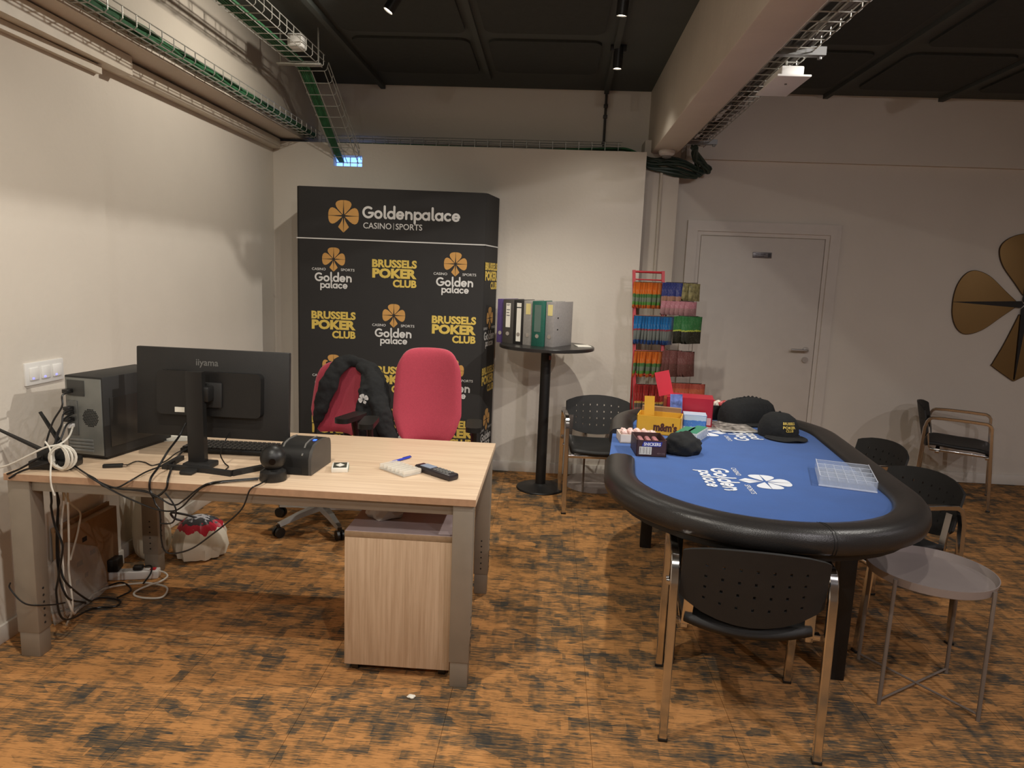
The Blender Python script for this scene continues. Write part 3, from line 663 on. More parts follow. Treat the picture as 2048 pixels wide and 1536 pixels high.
# ---- cables
CAB = {
'c1':[(-1.831,2.517,0.745),(-1.704,2.407,0.745),(-1.625,2.355,0.74),(-1.592,2.355,0.712),(-1.543,2.355,0.711),(-1.493,2.355,0.738),(-1.49,2.443,0.745),(-1.484,2.507,0.745),(-1.464,2.663,0.745)],
'c2':[(-1.822,2.504,0.745),(-1.69,2.397,0.745),(-1.634,2.355,0.739),(-1.544,2.355,0.707),(-1.431,2.355,0.702),(-1.4,2.355,0.655),(-1.386,2.355,0.625),(-1.384,2.355,0.517),(-1.361,2.355,0.472),(-1.282,2.355,0.489),(-1.201,2.355,0.547),(-1.087,2.355,0.649),(-1.049,2.355,0.73),(-1.024,2.383,0.745),(-1.019,2.44,0.745)],
'c3':[(-1.427,2.63,0.899),(-1.441,2.6,0.85),(-1.431,2.5,0.815),(-1.441,2.45,0.767),(-1.42,2.362,0.749),(-1.418,2.352,0.708),(-1.397,2.352,0.685),(-1.36,2.355,0.716),(-1.356,2.365,0.752),(-1.446,2.559,0.745),(-1.51,2.735,0.745),(-1.511,2.79,0.75)],
'c4':[(-1.543,2.35,0.709),(-1.42,2.35,0.699),(-1.336,2.35,0.659),(-1.291,2.35,0.68),(-1.25,2.355,0.716),(-1.2,2.362,0.745),(-1.136,2.425,0.741),(-1.062,2.465,0.742)],
'c5':[(-1.625,2.348,0.738),(-1.563,2.348,0.704),(-1.496,2.348,0.674),(-1.4,2.348,0.64),(-1.337,2.348,0.636),(-1.301,2.35,0.653),(-1.262,2.352,0.695),(-1.224,2.357,0.73),(-1.174,2.386,0.741),(-1.058,2.445,0.742)],
'c6':[(-1.356,2.34,0.707),(-1.329,2.34,0.672),(-1.317,2.34,0.64),(-1.332,2.34,0.596),(-1.384,2.35,0.585)],
'l1':[(-1.885,2.47,0.68),(-1.882,2.47,0.605),(-1.885,2.47,0.574),(-1.875,2.47,0.505),(-1.854,2.47,0.447),(-1.85,2.47,0.406),(-1.871,2.47,0.302),(-1.886,2.47,0.218),(-1.882,2.50,0.1),(-1.95,2.765,0.01),(-1.868,2.797,0.01),(-1.884,2.854,0.01),(-1.982,2.865,0.01),(-2.048,2.791,0.01)],
'l2':[(-1.88,2.5,0.67),(-1.88,2.5,0.613),(-1.88,2.5,0.554),(-1.885,2.5,0.494),(-1.89,2.5,0.391),(-1.884,2.5,0.309),(-1.872,2.52,0.237),(-2.0,2.827,0.012),(-2.035,2.908,0.012),(-1.988,3.022,0.012),(-1.893,2.955,0.012),(-1.898,2.861,0.018)],
'l3':[(-1.875,2.48,0.668),(-1.875,2.5,0.596),(-1.88,2.5,0.564),(-1.89,2.5,0.483),(-1.897,2.5,0.369),(-1.894,2.5,0.308),(-1.891,2.5,0.266),(-1.874,2.52,0.18),(-2.0,2.793,0.018),(-2.053,2.734,0.012),(-2.09,2.70,0.012)],
'l4':[(-1.99,2.372,0.307),(-1.99,2.37,0.283),(-1.93,2.365,0.23),(-1.876,2.42,0.202),(-1.876,2.5,0.172)],
}
LAB = {'c1': 'thin black cable dipping over the desk edge below the tower and back up', 'c2': 'long black cable looping deep under the desk edge up to the ball camera',
 'c3': 'thick black monitor cable hanging from the monitor over the desk edge', 'c4': 'black cable from under the tower sagging across to the ball camera, upper one', 'c5': 'black cable sagging across to the ball camera, lower one',
 'c6': 'short black cable end dangling below the desk edge', 'l1': 'black cable winding down beside the front left desk leg to a floor loop', 'l2': 'black cable from the desk leg looping on the floor by the power strip',
 'l3': 'black cable beside the front left desk leg ending at the wall', 'l4': 'thin dark cable wrapped round the front of the left desk leg'}
for k, p in CAB.items():
    bm = B(); tube(bm, p, .0042 if k in ('c3', 'l1', 'l2', 'l3') else .003, 7, 8); tag(obj('black_cable', bm, cable_m), LAB[k], 'cable', 'black desk cables')
PCC = [[(-1.862,2.585,1.01),(-1.85,2.52,1.008),(-1.84,2.50,.969),(-1.866,2.48,0.909),(-1.886,2.46,0.821),(-1.893,2.45,0.771)], [(-1.862,2.585,.94),(-1.85,2.52,.935),(-1.845,2.5,0.901),(-1.855,2.48,0.857),(-1.849,2.46,0.788),(-1.822,2.43,0.765)],
 [(-1.862,2.585,.923),(-1.85,2.52,.915),(-1.85,2.5,0.887),(-1.861,2.47,0.817),(-1.86,2.44,0.785)], [(-1.862,2.585,.895),(-1.85,2.53,.888),(-1.85,2.49,0.838),(-1.876,2.46,0.816)]]
for p, l in zip(PCC, ('uppermost', 'second', 'third', 'lowest')):
    bm = B(); tube(bm, p, .0036, 7, 8); tag(obj('tower_lead', bm, cable_m), l + ' black lead plugged into the back of the tower', 'cable', 'leads behind the tower')
bm = B(); tube(bm, [(-1.862,2.585,.87),(-1.82,2.5,0.852),(-1.82,2.45,0.835),(-1.848,2.41,0.83),(-1.902,2.39,0.80),(-1.982,2.38,0.76),(-2.1,2.38,0.73)], .0036, 7, 8); tag(obj('network_cable', bm, wcable_m), 'white network cable from the tower to the wall', 'cable')
for p, l in (([(-1.88,2.432,0.79),(-1.93,2.39,0.752),(-1.965,2.362,0.735)], 'upper short black lead running from the router over the desk corner'), ([(-1.85,2.43,0.765),(-1.92,2.385,0.745),(-1.955,2.358,0.72)], 'lower short black lead running from the router over the desk corner')):
    bm = B(); tube(bm, p, .004, 7, 6); tag(obj('router_lead', bm, cable_m), l, 'cable', 'router leads')
bm = B(); tube(bm, [(-1.615,2.53,0.742),(-1.62,2.60,0.739),(-1.578,2.592,0.739),(-1.528,2.559,0.739),(-1.515,2.625,0.739),(-1.537,2.738,0.739),(-1.53,2.79,0.745)], .0022, 6, 8); tag(obj('usb_cable', bm, cable_m), 'thin black cable from the USB extension to the keyboard', 'cable')
bm = B(); tube(bm, [(-1.263,2.66,0.86),(-1.262,2.61,0.835),(-1.275,2.60,0.79),(-1.275,2.63,0.745),(-1.244,2.60,0.739),(-1.235,2.56,0.739)], .0025, 6, 8); tag(obj('monitor_signal_cable', bm, cable_m), 'thin cable with a ferrite bead dropping behind the monitor stand', 'cable')
bm = B(); tube(bm, [(-1.875,2.53,0.668),(-1.88,2.53,0.577),(-1.885,2.52,0.495),(-1.89,2.52,0.393),(-1.89,2.52,0.311),(-1.89,2.52,0.228),(-1.89,2.56,0.1),(-1.99,2.72,0.02),(-2.012,2.806,0.01),(-2.034,2.924,0.01),(-1.985,2.99,0.01),(-1.903,3.03,0.01),(-1.856,3.04,0.01),(-1.764,3.016,0.01),(-1.727,2.968,0.01),(-1.721,2.906,0.01),(-1.788,2.892,0.01),(-1.846,2.909,0.01),(-1.859,2.939,0.016),(-1.832,3.006,0.018),(-1.805,3.045,0.018),(-1.80,3.10,0.02),(-1.83,3.13,0.025),(-1.862,3.135,0.03)], .0045, 7, 8)
tag(obj('white_power_cord', bm, wcable_m), 'white power cord winding over the carpet to the power strip', 'cord')
for k, p in enumerate(([(-1.87,2.545,0.656),(-1.872,2.545,0.569),(-1.875,2.545,0.467),(-1.88,2.545,0.364),(-1.885,2.545,0.281),(-1.89,2.56,0.12),(-1.95,2.6,0.02)], [(-1.964,2.6,0.66),(-2.014,2.75,0.496),(-2.043,2.85,0.416),(-2.051,2.85,0.357),(-2.03,2.8,0.318),(-1.99,2.7,0.26)])):
    bm = B(); tube(bm, p, .004, 7, 8); tag(obj('pale_cable', bm, wcable_m), ('white cable tied straight down the back of the front left desk leg', 'thin pale cable curving in the dark behind the desk leg')[k], 'cable')
# power strip
t = thing('power_strip', 'white power strip with red switch lying on the carpet', 'power strip', (-1.975, 3.105, 0), R(14))
obj('strip_body', box(B(), -.12, -.027, 0, .12, .027, .04, .006), white_m, t)
obj('red_switch', box(B(), .08, -.012, .038, .105, .012, .046, .002), mat('red_switch', (200, 40, 50), .3), t)
for k in range(3):
    bm = B(); cyl(bm, (-.085 + k * .055, 0, .0405), (-.085 + k * .055, 0, .0412), .019, 20); obj('socket', bm, mat('socket_shadow', (180, 178, 174), .5), t)
t = thing('power_adapter', 'black square plug-in adapter on the end of the power strip', 'adapter', (-2.06, 3.085, .0412), R(14))
obj('adapter_body', box(B(), -.045, -.035, .004, .035, .035, .065, .006), black_m, t); obj('adapter_pins', box(B(), -.012, -.006, -.0002, .012, .006, .005), chrome_m, t)
t = thing('mains_plug', 'black flat mains plug in the middle of the power strip', 'plug', (-1.95, 3.111, .0412), R(14))
obj('plug_body', box(B(), -.022, -.018, 0, .022, .018, .022, .006), black_m, t)
bm = B(); tube(bm, [(.018, 0, .014), (.06, -.01, .02), (.07, -.05, .0), (.05, -.1, -.03)], .004, 7, 6); obj('plug_lead', bm, cable_m, t)
# cardboard box panel + film under the desk
t = thing('cardboard_box', 'brown cardboard box with fragile symbols in the shade under the desk', 'box', (-2.04, 2.92, 0))
obj('carton', box(B(), -2.112, 2.76, 0, -2.065, 3.14, .35, .002), card_m, t, world=True)
obj('flap', box(B(), -2.114, 2.76, .348, -2.10, 3.14, .37, .001), card_m, t, world=True)
bm = B()
for y, z, s in ((2.84, .09, 1), (2.90, .10, 1), (2.86, .17, 1.6), (2.95, .19, 1.6), (2.90, .27, 1.3)): box(bm, -2.0648, y - .012 * s, z - .01, -2.0642, y + .012 * s, z + .012)
obj('symbol_print', bm, mat('black_ink', (40, 32, 28), .8), t, world=True, smooth=0)
bm = B()
def filmf(u, v):
    y = 2.60 + u * .36; z = .012 + v * (.30 - .18 * abs(u - .45)); n = noise.noise(Vector((y * 14, z * 14, 2)))
    return Vector((-2.045 + .02 * n + .045 * (1 - v), y, z))
grid(bm, 26, 16, filmf); o = obj('plastic_film', bm, mat('clear_film', (220, 216, 206), .2, trans=.4, alpha=.35)); tag(o, 'crumpled clear plastic wrapping in front of the cardboard box', 'plastic film')
sm = o.modifiers.new('s', 'SOLIDIFY'); sm.thickness = .001
# carrier bags by the wall
def carrier(name, label, loc, h, rx, ry, seed, flop):
    t = thing(name, label, 'bag', loc)
    bm = B()
    def f(v, a):
        k = v.z / h; fold = 1 + .09 * math.sin(5 * a + seed + 2 * k) * k + (.22 if flop else .06) * noise.noise(Vector((math.cos(a) * 3, math.sin(a) * 3, v.z * 7 + seed)))
        pinch = 1 - .55 * max(0, k - .55) / .45 if not flop else 1
        return Vector((v.x * rx * fold, v.y * ry * fold * pinch, v.z))
    prof = [(.75, 0), (.95, .02 * h / .3), (1.0, .15 * h), (1.02, .35 * h), (.96, .55 * h), (.86, .75 * h), (.78, .9 * h), (.72, h)] if not flop else [(.75, 0), (.97, .05 * h), (1.05, .3 * h), (1.0, .55 * h), (.8, .78 * h), (.5, .93 * h), (.15, h)]
    lathe(bm, prof, 40, None, f); b_ = obj('bag_body', bm, bag_m, t)
    return t, b_, f
t, b_, _ = carrier('carrier_bag', 'tall white plastic carrier bag against the wall behind the desk leg', (-2.045, 3.40, 0), .40, .085, .10, 1.0, False)
for s in (-1, 1):
    bm = B(); tube(bm, [(-.04 * s, .05, .38), (-.03, .05 * s, .46), (.03, .05 * s, .47), (.05, .03 * s, .385)], .008, 6, 6, ); obj('handle', bm, bag_m, t)
t, b_, _ = carrier('printed_carrier_bag', 'slumped white carrier bag with red and dark print beside the wall', (-1.80, 3.42, 0), .22, .125, .115, 4.0, True)
m, nt, bs = nodes('red_splash_print'); N = nt.nodes.new; L = nt.links.new
tc = N('ShaderNodeTexCoord'); sp = N('ShaderNodeSeparateXYZ'); L(tc.outputs['Object'], sp.inputs[0])
nz = N('ShaderNodeTexNoise'); nz.inputs['Scale'].default_value = 30; L(tc.outputs['Object'], nz.inputs['Vector'])
ad = N('ShaderNodeMath'); ad.operation = 'MULTIPLY_ADD'; L(nz.outputs['Fac'], ad.inputs[0]); ad.inputs[1].default_value = .07; L(sp.outputs[2], ad.inputs[2])
rp = N('ShaderNodeValToRGB'); rp.color_ramp.interpolation = 'CONSTANT'; L(ad.outputs[0], rp.inputs[0]); e = rp.color_ramp.elements
e[0].color = lin((222, 214, 196)); e[1].position = .185; e[1].color = lin((190, 40, 60)); x = e.new(.222); x.color = lin((60, 60, 66)); x = e.new(.245); x.color = lin((190, 190, 196))
L(rp.outputs[0], bs.inputs['Base Color']); bs.inputs['Roughness'].default_value = .4
b_.data.materials[0] = m
bm = B(); tube(bm, [(-.06, .02, .17), (-.12, -.02, .20), (-.11, -.07, .25), (-.04, -.06, .24), (.0, -.02, .21)], .006, 7, 6); obj('handle', bm, mat('dark_bag_handle', (70, 70, 74), .5), t)

# ---- red office chairs
def office_chair(label, loc, rz, top):
    t = thing('office_chair', label, 'chair', loc, rz, 'red office chairs')
    # backrest: cushioned curved slab
    bm = B(); hb, zb = top - .53, .53
    def f(u, v, side):
        a = (u - .5) * 2; k = 1 - (1 - v) ** 1.4
        hw = .205 * (1 - .10 * k * k) * (1 - .28 * max(0, .3 - k) / .3) 
        e = (1 - max(0, (k - .80) / .20) ** 2 * .09) * (1 - max(0, (.12 - k) / .12) ** 2 * .25)
        x = a * hw * e; bend = -.05 * a * a
        y = .20 + .075 * k + bend + side * .032 * math.sqrt(max(0, 1 - a ** 6)) * math.sqrt(max(.0, 1 - (2 * k - 1) ** 8)) + .02 * math.sin(k * 3)
        return Vector((x, y, zb + hb * k - (.058 * a ** 6 + .012 * a * a) * max(0, (k - .6) / .4)))
    grid(bm, 21, 33, lambda u, v: f(u, v, -1)); grid(bm, 21, 33, lambda u, v: f(u, v, .5)); bmesh.ops.remove_doubles(bm, verts=bm.verts[:], dist=.002)
    obj('backrest', bm, red_m, t, smooth=60)
    bm = B(); prism(bm, rrect(-.24, -.24, .24, .22, .09, 6), 0, .06, Matrix.Translation((0, 0, .42)))
    st = obj('seat', bm, red_m, t); bv = st.modifiers.new('b', 'BEVEL'); bv.width = .022; bv.segments = 3; bv.limit_method = 'ANGLE'
    bm = B(); box(bm, -.2, -.18, .385, .2, .18, .42, .02); tube(bm, [(0, .1, .4), (0, .25, .40), (0, .285, .5), (0, .27, .75)], .028, 10, 5); obj('mechanism', bm, black_m, t)
    for s in (-1, 1):
        bm = B(); tube(bm, [(s * .18, 0, .40), (s * .27, -.02, .42), (s * .285, -.06, .5), (s * .285, -.12, .70)], .018, 10, 5); ap = obj('arm_post', bm, black_m, t)
        bm = B(); prism(bm, rrect(s * .285 - .042, -.27, s * .285 + .042, -.02, .035, 5), .70, .727); obj('arm_pad', bm, black_m, ap)
    bm = B(); cyl(bm, (0, 0, .12), (0, 0, .39), .028, 14); obj('gas_column', bm, black_m, t)
    alu = mat('cast_aluminium', (190, 188, 186), .35, .8)
    for k in range(5):
        a = 2 * PI * k / 5 + .6; c, s = math.cos(a), math.sin(a)
        bm = B(); sweep(bm, [(c * .02, s * .02, .115), (c * .16, s * .16, .10), (c * .30, s * .30, .075)], [(-.026, -.016), (.026, -.016), (.018, .014), (-.018, .014)], scale=[1.1, .9, .65]); lg = obj('base_leg', bm, alu, t)
        bm = B()
        for q in (-1, 1): cyl(bm, (c * .3 - s * q * .007, s * .3 + c * q * .007, .03), (c * .3 - s * q * .022, s * .3 + c * q * .022, .03), .03, 16)
        cyl(bm, (c * .3, s * .3, .03), (c * .3, s * .3, .075), .012, 10); obj('castor', bm, black_m, lg)
    return t
office_chair('red office chair with a black jacket hung over its back', (-1.325, 3.97, 0), R(-15), .965)
office_chair('red office chair with a tall bare backrest, right of the jacket', (-.688, 3.82, 0), R(5), 1.09)
# ---- jacket over the left chair
bm = B()
def limb(pts, rad, sx=1.0, sy=1.0):
    P = crom(pts, 6); n = len(P); sc = []
    for i in range(n):
        q = i / (n - 1) * (len(rad) - 1); k = min(int(q), len(rad) - 2); sc.append(rad[k] + (rad[k + 1] - rad[k]) * (q - k))
    sweep(bm, P, circ(1, 12, sx, sy), scale=sc)
limb([(-1.42, 4.12, .47), (-1.41, 4.12, .56), (-1.385, 4.12, .69), (-1.345, 4.13, .80), (-1.295, 4.15, .92), (-1.24, 4.19, .97)], [.010, .020, .046, .056, .054, .044], 1.0, .6)
limb([(-1.335, 4.14, .90), (-1.28, 4.19, .965), (-1.17, 4.20, .965), (-1.08, 4.16, .93), (-1.02, 4.10, .875)], [.03, .042, .040, .044, .055], 1.0, .9)
limb([(-1.15, 4.18, .955), (-1.04, 4.10, .90), (-.995, 4.03, .80), (-.965, 3.98, .71), (-.93, 3.96, .60), (-.885, 3.95, .49)], [.045, .066, .075, .07, .055, .04], 1.0, .6)
limb([(-1.08, 4.14, .92), (-1.065, 4.03, .84), (-1.06, 3.99, .74), (-1.045, 3.98, .60), (-1.03, 3.98, .42)], [.045, .042, .052, .066, .075], 1.2, .45)
limb([(-1.02, 4.06, .86), (-1.10, 4.0, .83), (-1.09, 3.97, .77)], [.05, .03, .012], 1.0, .4)
limb([(-1.34, 4.25, .95), (-1.29, 4.34, .85), (-1.27, 4.37, .55)], [.05, .12, .14], 1.4, .2)
limb([(-1.2, 4.26, .95), (-1.16, 4.33, .85), (-1.15, 4.36, .6)], [.05, .10, .12], 1.3, .2)
jk = obj('jacket', bm, cloth_m); rm = jk.modifiers.new('r', 'REMESH'); rm.mode = 'VOXEL'; rm.voxel_size = .008; rm.use_smooth_shade = True
sm = jk.modifiers.new('s', 'SMOOTH'); sm.iterations = 2; sm.factor = .5
tx = bpy.data.textures.new('folds', 'CLOUDS'); tx.noise_scale = .11; dm = jk.modifiers.new('d', 'DISPLACE'); dm.texture = tx; dm.strength = .04; dm.mid_level = .5
tx2 = bpy.data.textures.new('wrinkles', 'CLOUDS'); tx2.noise_scale = .035; dm2 = jk.modifiers.new('d2', 'DISPLACE'); dm2.texture = tx2; dm2.strength = .009; dm2.mid_level = .5
jr = thing('black_jacket', 'black jacket with a small white emblem hung over a red office chair', 'jacket', (-1.2, 4.1, 0)); jk.name = 'jacket_body'; jk.parent = jr
jk.matrix_parent_inverse = Matrix.Translation((1.2, -4.1, 0))
bm = B(); put_clover(bm, Matrix.Translation((-1.065, 3.925, .79)) @ Matrix.Rotation(R(90), 4, 'X') @ Matrix.Rotation(R(25), 4, 'Z'), .030); em = obj('chest_emblem', bm, silver_m, jr, world=True)

# ---- banner wall
BA = Vector((-1.83, 4.94)); BB = Vector((-.487, 5.0)); BC = Vector((-.425, 5.325)); BT = 2.1
t = thing('banner_wall', 'tall black fabric display wall printed with gold and white logos', 'banner', (-1.15, 5.1, 0))
path = [(BA.x + .03, 5.3), (BA.x, BA.y + .02), (BA.x + .02, BA.y)]
d = (BB - BA).normalized(); e_ = (BC - BB).normalized()
path += [tuple(BB - d * .03), tuple(BB - d * .008 + e_ * .008), tuple(BB + e_ * .03), tuple(BC)]
bm = B(); outer = path; back = [(BC.x - .03, BC.y), (BA.x + .05, 5.3)]
prism(bm, outer + back, .0, BT); obj('fabric_cover', bm, ban_m, t, world=True, smooth=40)
zx = Vector((d.x, d.y, 0)); MB_ = Matrix.Translation((BA.x, BA.y, 0)) @ Matrix((zx, Vector((0, 0, 1)), zx.cross(Vector((0, 0, 1))))).transposed().to_4x4() @ Matrix.Translation((0, 0, .0015))
ex = Vector((e_.x, e_.y, 0)); MS_ = Matrix.Translation((BB.x, BB.y, 0)) @ Matrix((ex, Vector((0, 0, 1)), ex.cross(Vector((0, 0, 1))))).transposed().to_4x4() @ Matrix.Translation((0, 0, .0015))
def T(M, x, y): return M @ Matrix.Translation((x, y, 0))
bg, bw, by = B(), B(), B()
for M, x0, x1 in ((MB_, .0, 1.345), (MS_, .0, .33)):
    bw.faces.new([bw.verts.new(M @ Vector(p)) for p in ((x0, 1.738, 0), (x1, 1.738, 0), (x1, 1.746, 0), (x0, 1.746, 0))])
put_clover(bg, T(MB_, .335, 1.905), .108)
stroke_text(bw, 'Goldenpalace', T(MB_, .472, 1.895), .69, 'l', .26)
put_text(bw, 'CASINO', T(MB_, .475, 1.825), height=.042, width=.20, align='l', off=.008); put_text(bw, 'SPORTS', T(MB_, .705, 1.825), height=.042, width=.188, align='l', off=.008)
bw.faces.new([bw.verts.new(MB_ @ Vector(p)) for p in ((.689, 1.822, 0), (.692, 1.822, 0), (.692, 1.868, 0), (.689, 1.868, 0))])
def logoG(M, s=1.0, bg=bg, bw=bw):
    put_clover(bg, M @ Matrix.Translation((0, .076 * s, 0)), .082 * s)
    put_text(bw, 'CASINO', M @ Matrix.Translation((-.155 * s, -.005 * s, 0)), height=.018 * s, width=.098 * s, align='l', off=.008)
    put_text(bw, 'SPORTS', M @ Matrix.Translation((.052 * s, -.005 * s, 0)), height=.018 * s, width=.098 * s, align='l', off=.008)
    stroke_text(bw, 'Golden', M @ Matrix.Translation((0, -.083 * s, 0)), .265 * s, 'c', .26)
    stroke_text(bw, 'palace', M @ Matrix.Translation((.002 * s, -.130 * s, 0)), .20 * s, 'c', .26)
def logoB(M):
    put_text(by, 'BRUSSELS', M @ Matrix.Translation((.16, .045, 0)), height=.052, width=.32, align='r', off=.045)
    put_text(by, 'POKER', M @ Matrix.Translation((.16, -.028, 0)), height=.062, width=.318, align='r', off=.055)
    put_text(by, 'CLUB', M @ Matrix.Translation((.16, -.092, 0)), height=.05, width=.17, align='r', off=.045)
for r_ in range(5):
    z = 1.525 - .383 * r_
    for c in range(3):
        x = .265 + c * .435
        if z < .1: continue
        (logoG if (r_ + c) % 2 == 0 else logoB)(T(MB_, x, z - (.0 if (r_ + c) % 2 == 0 else .01)))
    if z > .1: (logoB if r_ % 2 == 0 else logoG)(T(MS_, .17, z))
obj('gold_print', bg, gold_m, t, world=True, smooth=0); obj('white_print', bw, silver_m, t, world=True, smooth=0); obj('yellow_print', by, yel_m, t, world=True, smooth=0)

# ---- bar table with binders
t = thing('bar_table', 'tall round black bar table on a single post', 'table', (-.02, 4.945, 0))
bm = B(); lathe(bm, [(.33, 1.032), (.338, 1.036), (.338, 1.053), (.332, 1.058)], 48); obj('table_top', bm, mat('dark_laminate', (40, 38, 37), .3), t)
bm = B(); cyl(bm, (0, 0, .02), (0, 0, 1.033), .037, 20); po = obj('post', bm, iron_m, t)
bm = B(); lathe(bm, [(.172, 0), (.176, .006), (.172, .014), (.06, .026), (.04, .04)], 40); obj('base_plate', bm, iron_m, t)
bm = B(); box(bm, -.14, -.03, 1.022, .14, .03, 1.033); box(bm, -.03, -.14, 1.022, .03, .14, 1.033); obj('top_bracket', bm, iron_m, t)
bm = B(); box(bm, .02, -.038, .955, .036, -.034, .985); obj('sticker', bm, mat('red_sticker', (150, 90, 84), .5), po)
rowd = Vector((.891, -.454, 0)); dep = Vector((.454, .891, 0)); p0 = Vector((-.205, 4.885, 1.058))
BIND = [(-.207, .055, .015, (84, 66, 120), 'purple lever-arch binder at the far left of the row', None),
        (-.150, .085, .0, (70, 66, 62), 'dark grey binder with a white handwritten spine label', 'long'),
        (-.062, .078, .005, (38, 36, 35), 'black binder with a long white spine label', 'full'),
        (.019, .072, -.003, (150, 146, 140), 'light grey binder with a yellow label, left of the green one', 'yel'),
        (.094, .088, -.015, (34, 92, 78), 'petrol green lever-arch binder', 'dim'),
        (.186, .066, .012, (146, 142, 140), 'light grey binder at the right end of the row, its cover showing', 'yel')]
for s, th, bk, col, lab, ty in BIND:
    o_ = p0 + rowd * (s + th / 2) + dep * bk
    t = thing('ring_binder', lab, 'binder', o_, math.atan2(rowd.y, rowd.x), 'binders on the bar table')
    m_ = mat('binder_%d_%d' % (col[0], col[1]), col, .45, var=.08, scale=70)
    h, dp = .31, .285
    for x in (-th / 2, th / 2 - .004): obj('cover', box(B(), x, 0, 0, x + .004, dp, h, .001), m_, t)
    sp_ = obj('spine', box(B(), -th / 2, -.004, 0, th / 2, .001, h, .0015), m_, t)
    obj('paper_block', box(B(), -th / 2 + .005, .03, .006, th / 2 - .005, dp - .01, h - .012), paper_m, t)
    bm = B(); lathe(bm, [(.010, -.0005), (.014, .0), (.014, .002), (.010, .002)], 18, Matrix.Translation((0, -.0045, .07)) @ Matrix.Rotation(R(90), 4, 'X')); obj('finger_ring', bm, chrome_m, sp_)
    bm = B(); cyl(bm, (0, -.0042, .07), (0, -.0062, .07), .0095, 16); obj('finger_hole', bm, mat('vent_black', (14, 14, 14)), sp_)
    lm_, (lz0, lz1, lw) = {'long': (paper_m, (.115, .285, .036)), 'full': (paper_m, (.02, .29, .036)), 'yel': (mat('cream_label', (222, 206, 140), .7), (.215, .29, .036)), 'dim': (mat('grey_green_label', (92, 112, 104), .6), (.10, .285, .05))}.get(ty, (None, (0, 0, 0)))
    if lm_:
        lb = obj('spine_label', box(B(), -lw / 2, -.0052, lz0, lw / 2, -.0038, lz1), lm_, sp_, smooth=0)
    if ty == 'long':
        bm = B()
        for k, z in enumerate((.275, .268, .235, .215, .195)): box(bm, -.013, -.0056, z, .013 - .004 * (k % 2), -.0051, z + (.004 if k < 2 else .007))
        obj('label_writing', bm, mat('grey_ink', (120, 118, 118), .7), sp_, smooth=0)
    if ty == 'full': obj('label_band', box(B(), -.018, -.0056, .255, .018, -.0051, .262), mat('vent_black', (14, 14, 14)), sp_, smooth=0)
    bm = B()
    for z in (.12, .20): box(bm, th / 2 - .001, .045, z - .004, th / 2 + .002, .062, z + .004, .001)
    obj('clasp', bm, chrome_m if col[1] != 142 else mat('vent_black', (14, 14, 14)), t)
o = obj('paper_stack', box(B(), -.05, -.06, 0, .05, .06, .006, .001), paper_m); o.location = (.235, 4.96, 1.058); o.rotation_euler = (0, 0, .2); tag(o, 'small stack of white paper on the bar table behind the binders', 'paper')
# ================================================================== POKER TABLE
TC = Vector((.904, 3.247, 0)); TR = R(-6)
t = thing('poker_table', 'long oval poker table with blue felt and padded black rail', 'table', TC, TR)
HL = .52   # straight half length; end radius below
def stadium(r, n=20):
    return [(r * math.cos(a), HL + r * math.sin(a)) for a in [PI * k / n for k in range(n + 1)]] + [(-r * math.cos(a), -HL - r * math.sin(a)) for a in [PI * k / n for k in range(n + 1)]]
pts = stadium(.495); out = []
for k, p in enumerate(pts):   # felt runs out to the edge at the dealer gap on the left (-x)
    out.append(p)
    if k == 20: out += [(-.495, .27), (-.585, .27), (-.59, -.33), (-.495, -.33)]
bm = B(); prism(bm, out, .712, .745); obj('felt_top', bm, felt_m, t)
bm = B(); prism(bm, stadium(.545), .655, .7125); obj('table_body', bm, iron_m, t)
# padded rail: open loop from dealer gap round both ends
rp_ = [(-.54, -.30)]
rp_ += [(-.54, -HL + .0)] + [(-.54 * math.cos(a), -HL - .54 * math.sin(a)) for a in [PI * k / 28 for k in range(1, 28)]] + [(.54, -HL), (.54, -.2), (.54, .2), (.54, HL)]
rp_ += [(.54 * math.cos(a), HL + .54 * math.sin(a)) for a in [PI * k / 28 for k in range(1, 28)]] + [(-.54, HL), (-.54, .24)]
prf = [(-.062, -.036), (-.065, .0), (-.060, .022), (-.046, .034), (-.018, .040), (.018, .040), (.044, .033), (.060, .014), (.064, -.012), (.058, -.036), (.038, -.048), (-.045, -.048)]
bm = B(); sweep(bm, [(x, y, .735) for x, y in rp_], prf, up=(0, 0, 1)); rl = obj('padded_rail', bm, leather_m, t, smooth=70)
bm = B()
for i in (17, 45):
    p, q = Vector(rp_[i]), Vector(rp_[i + 1]); dd = (q - p).normalized() * .005; 
    for s in (-1, 1): sweep(bm, [(p.x + dd.x * s - dd.x * .3, p.y + dd.y * s - dd.y * .3, .735), (p.x + dd.x * s + dd.x * .3, p.y + dd.y * s + dd.y * .3, .735)], [(a * 1.022, b_ * 1.022) for a, b_ in prf], up=(0, 0, 1))
obj('rail_seam', bm, mat('dark_seam', (24, 23, 22), .5), rl)
for x, y in ((-.31, -.60), (.35, -.57), (-.36, .64), (.30, .66)):
    bm = B(); box(bm, x - .032, y - .032, 0, x + .032, y + .032, .66, .004); obj('leg', bm, iron_m, t)
bm = B(); box(bm, -.38, -.63, .60, .33, -.58, .655); box(bm, -.33, .63, .60, .33, .68, .655); box(bm, -.03, -.6, .61, .03, .66, .65); obj('under_frame', bm, iron_m, t)
def felt_logo(x, y, ang, s):
    M = Matrix.Translation((x, y, .7462)) @ Matrix.Rotation(R(ang), 4, 'Z'); bm = B()
    logoG(M, s, bm, bm); obj('felt_logo', bm, feltw_m, t, smooth=0)
felt_logo(-.05, -.475, -86, 1.22); felt_logo(.0, .45, 94, 1.22)

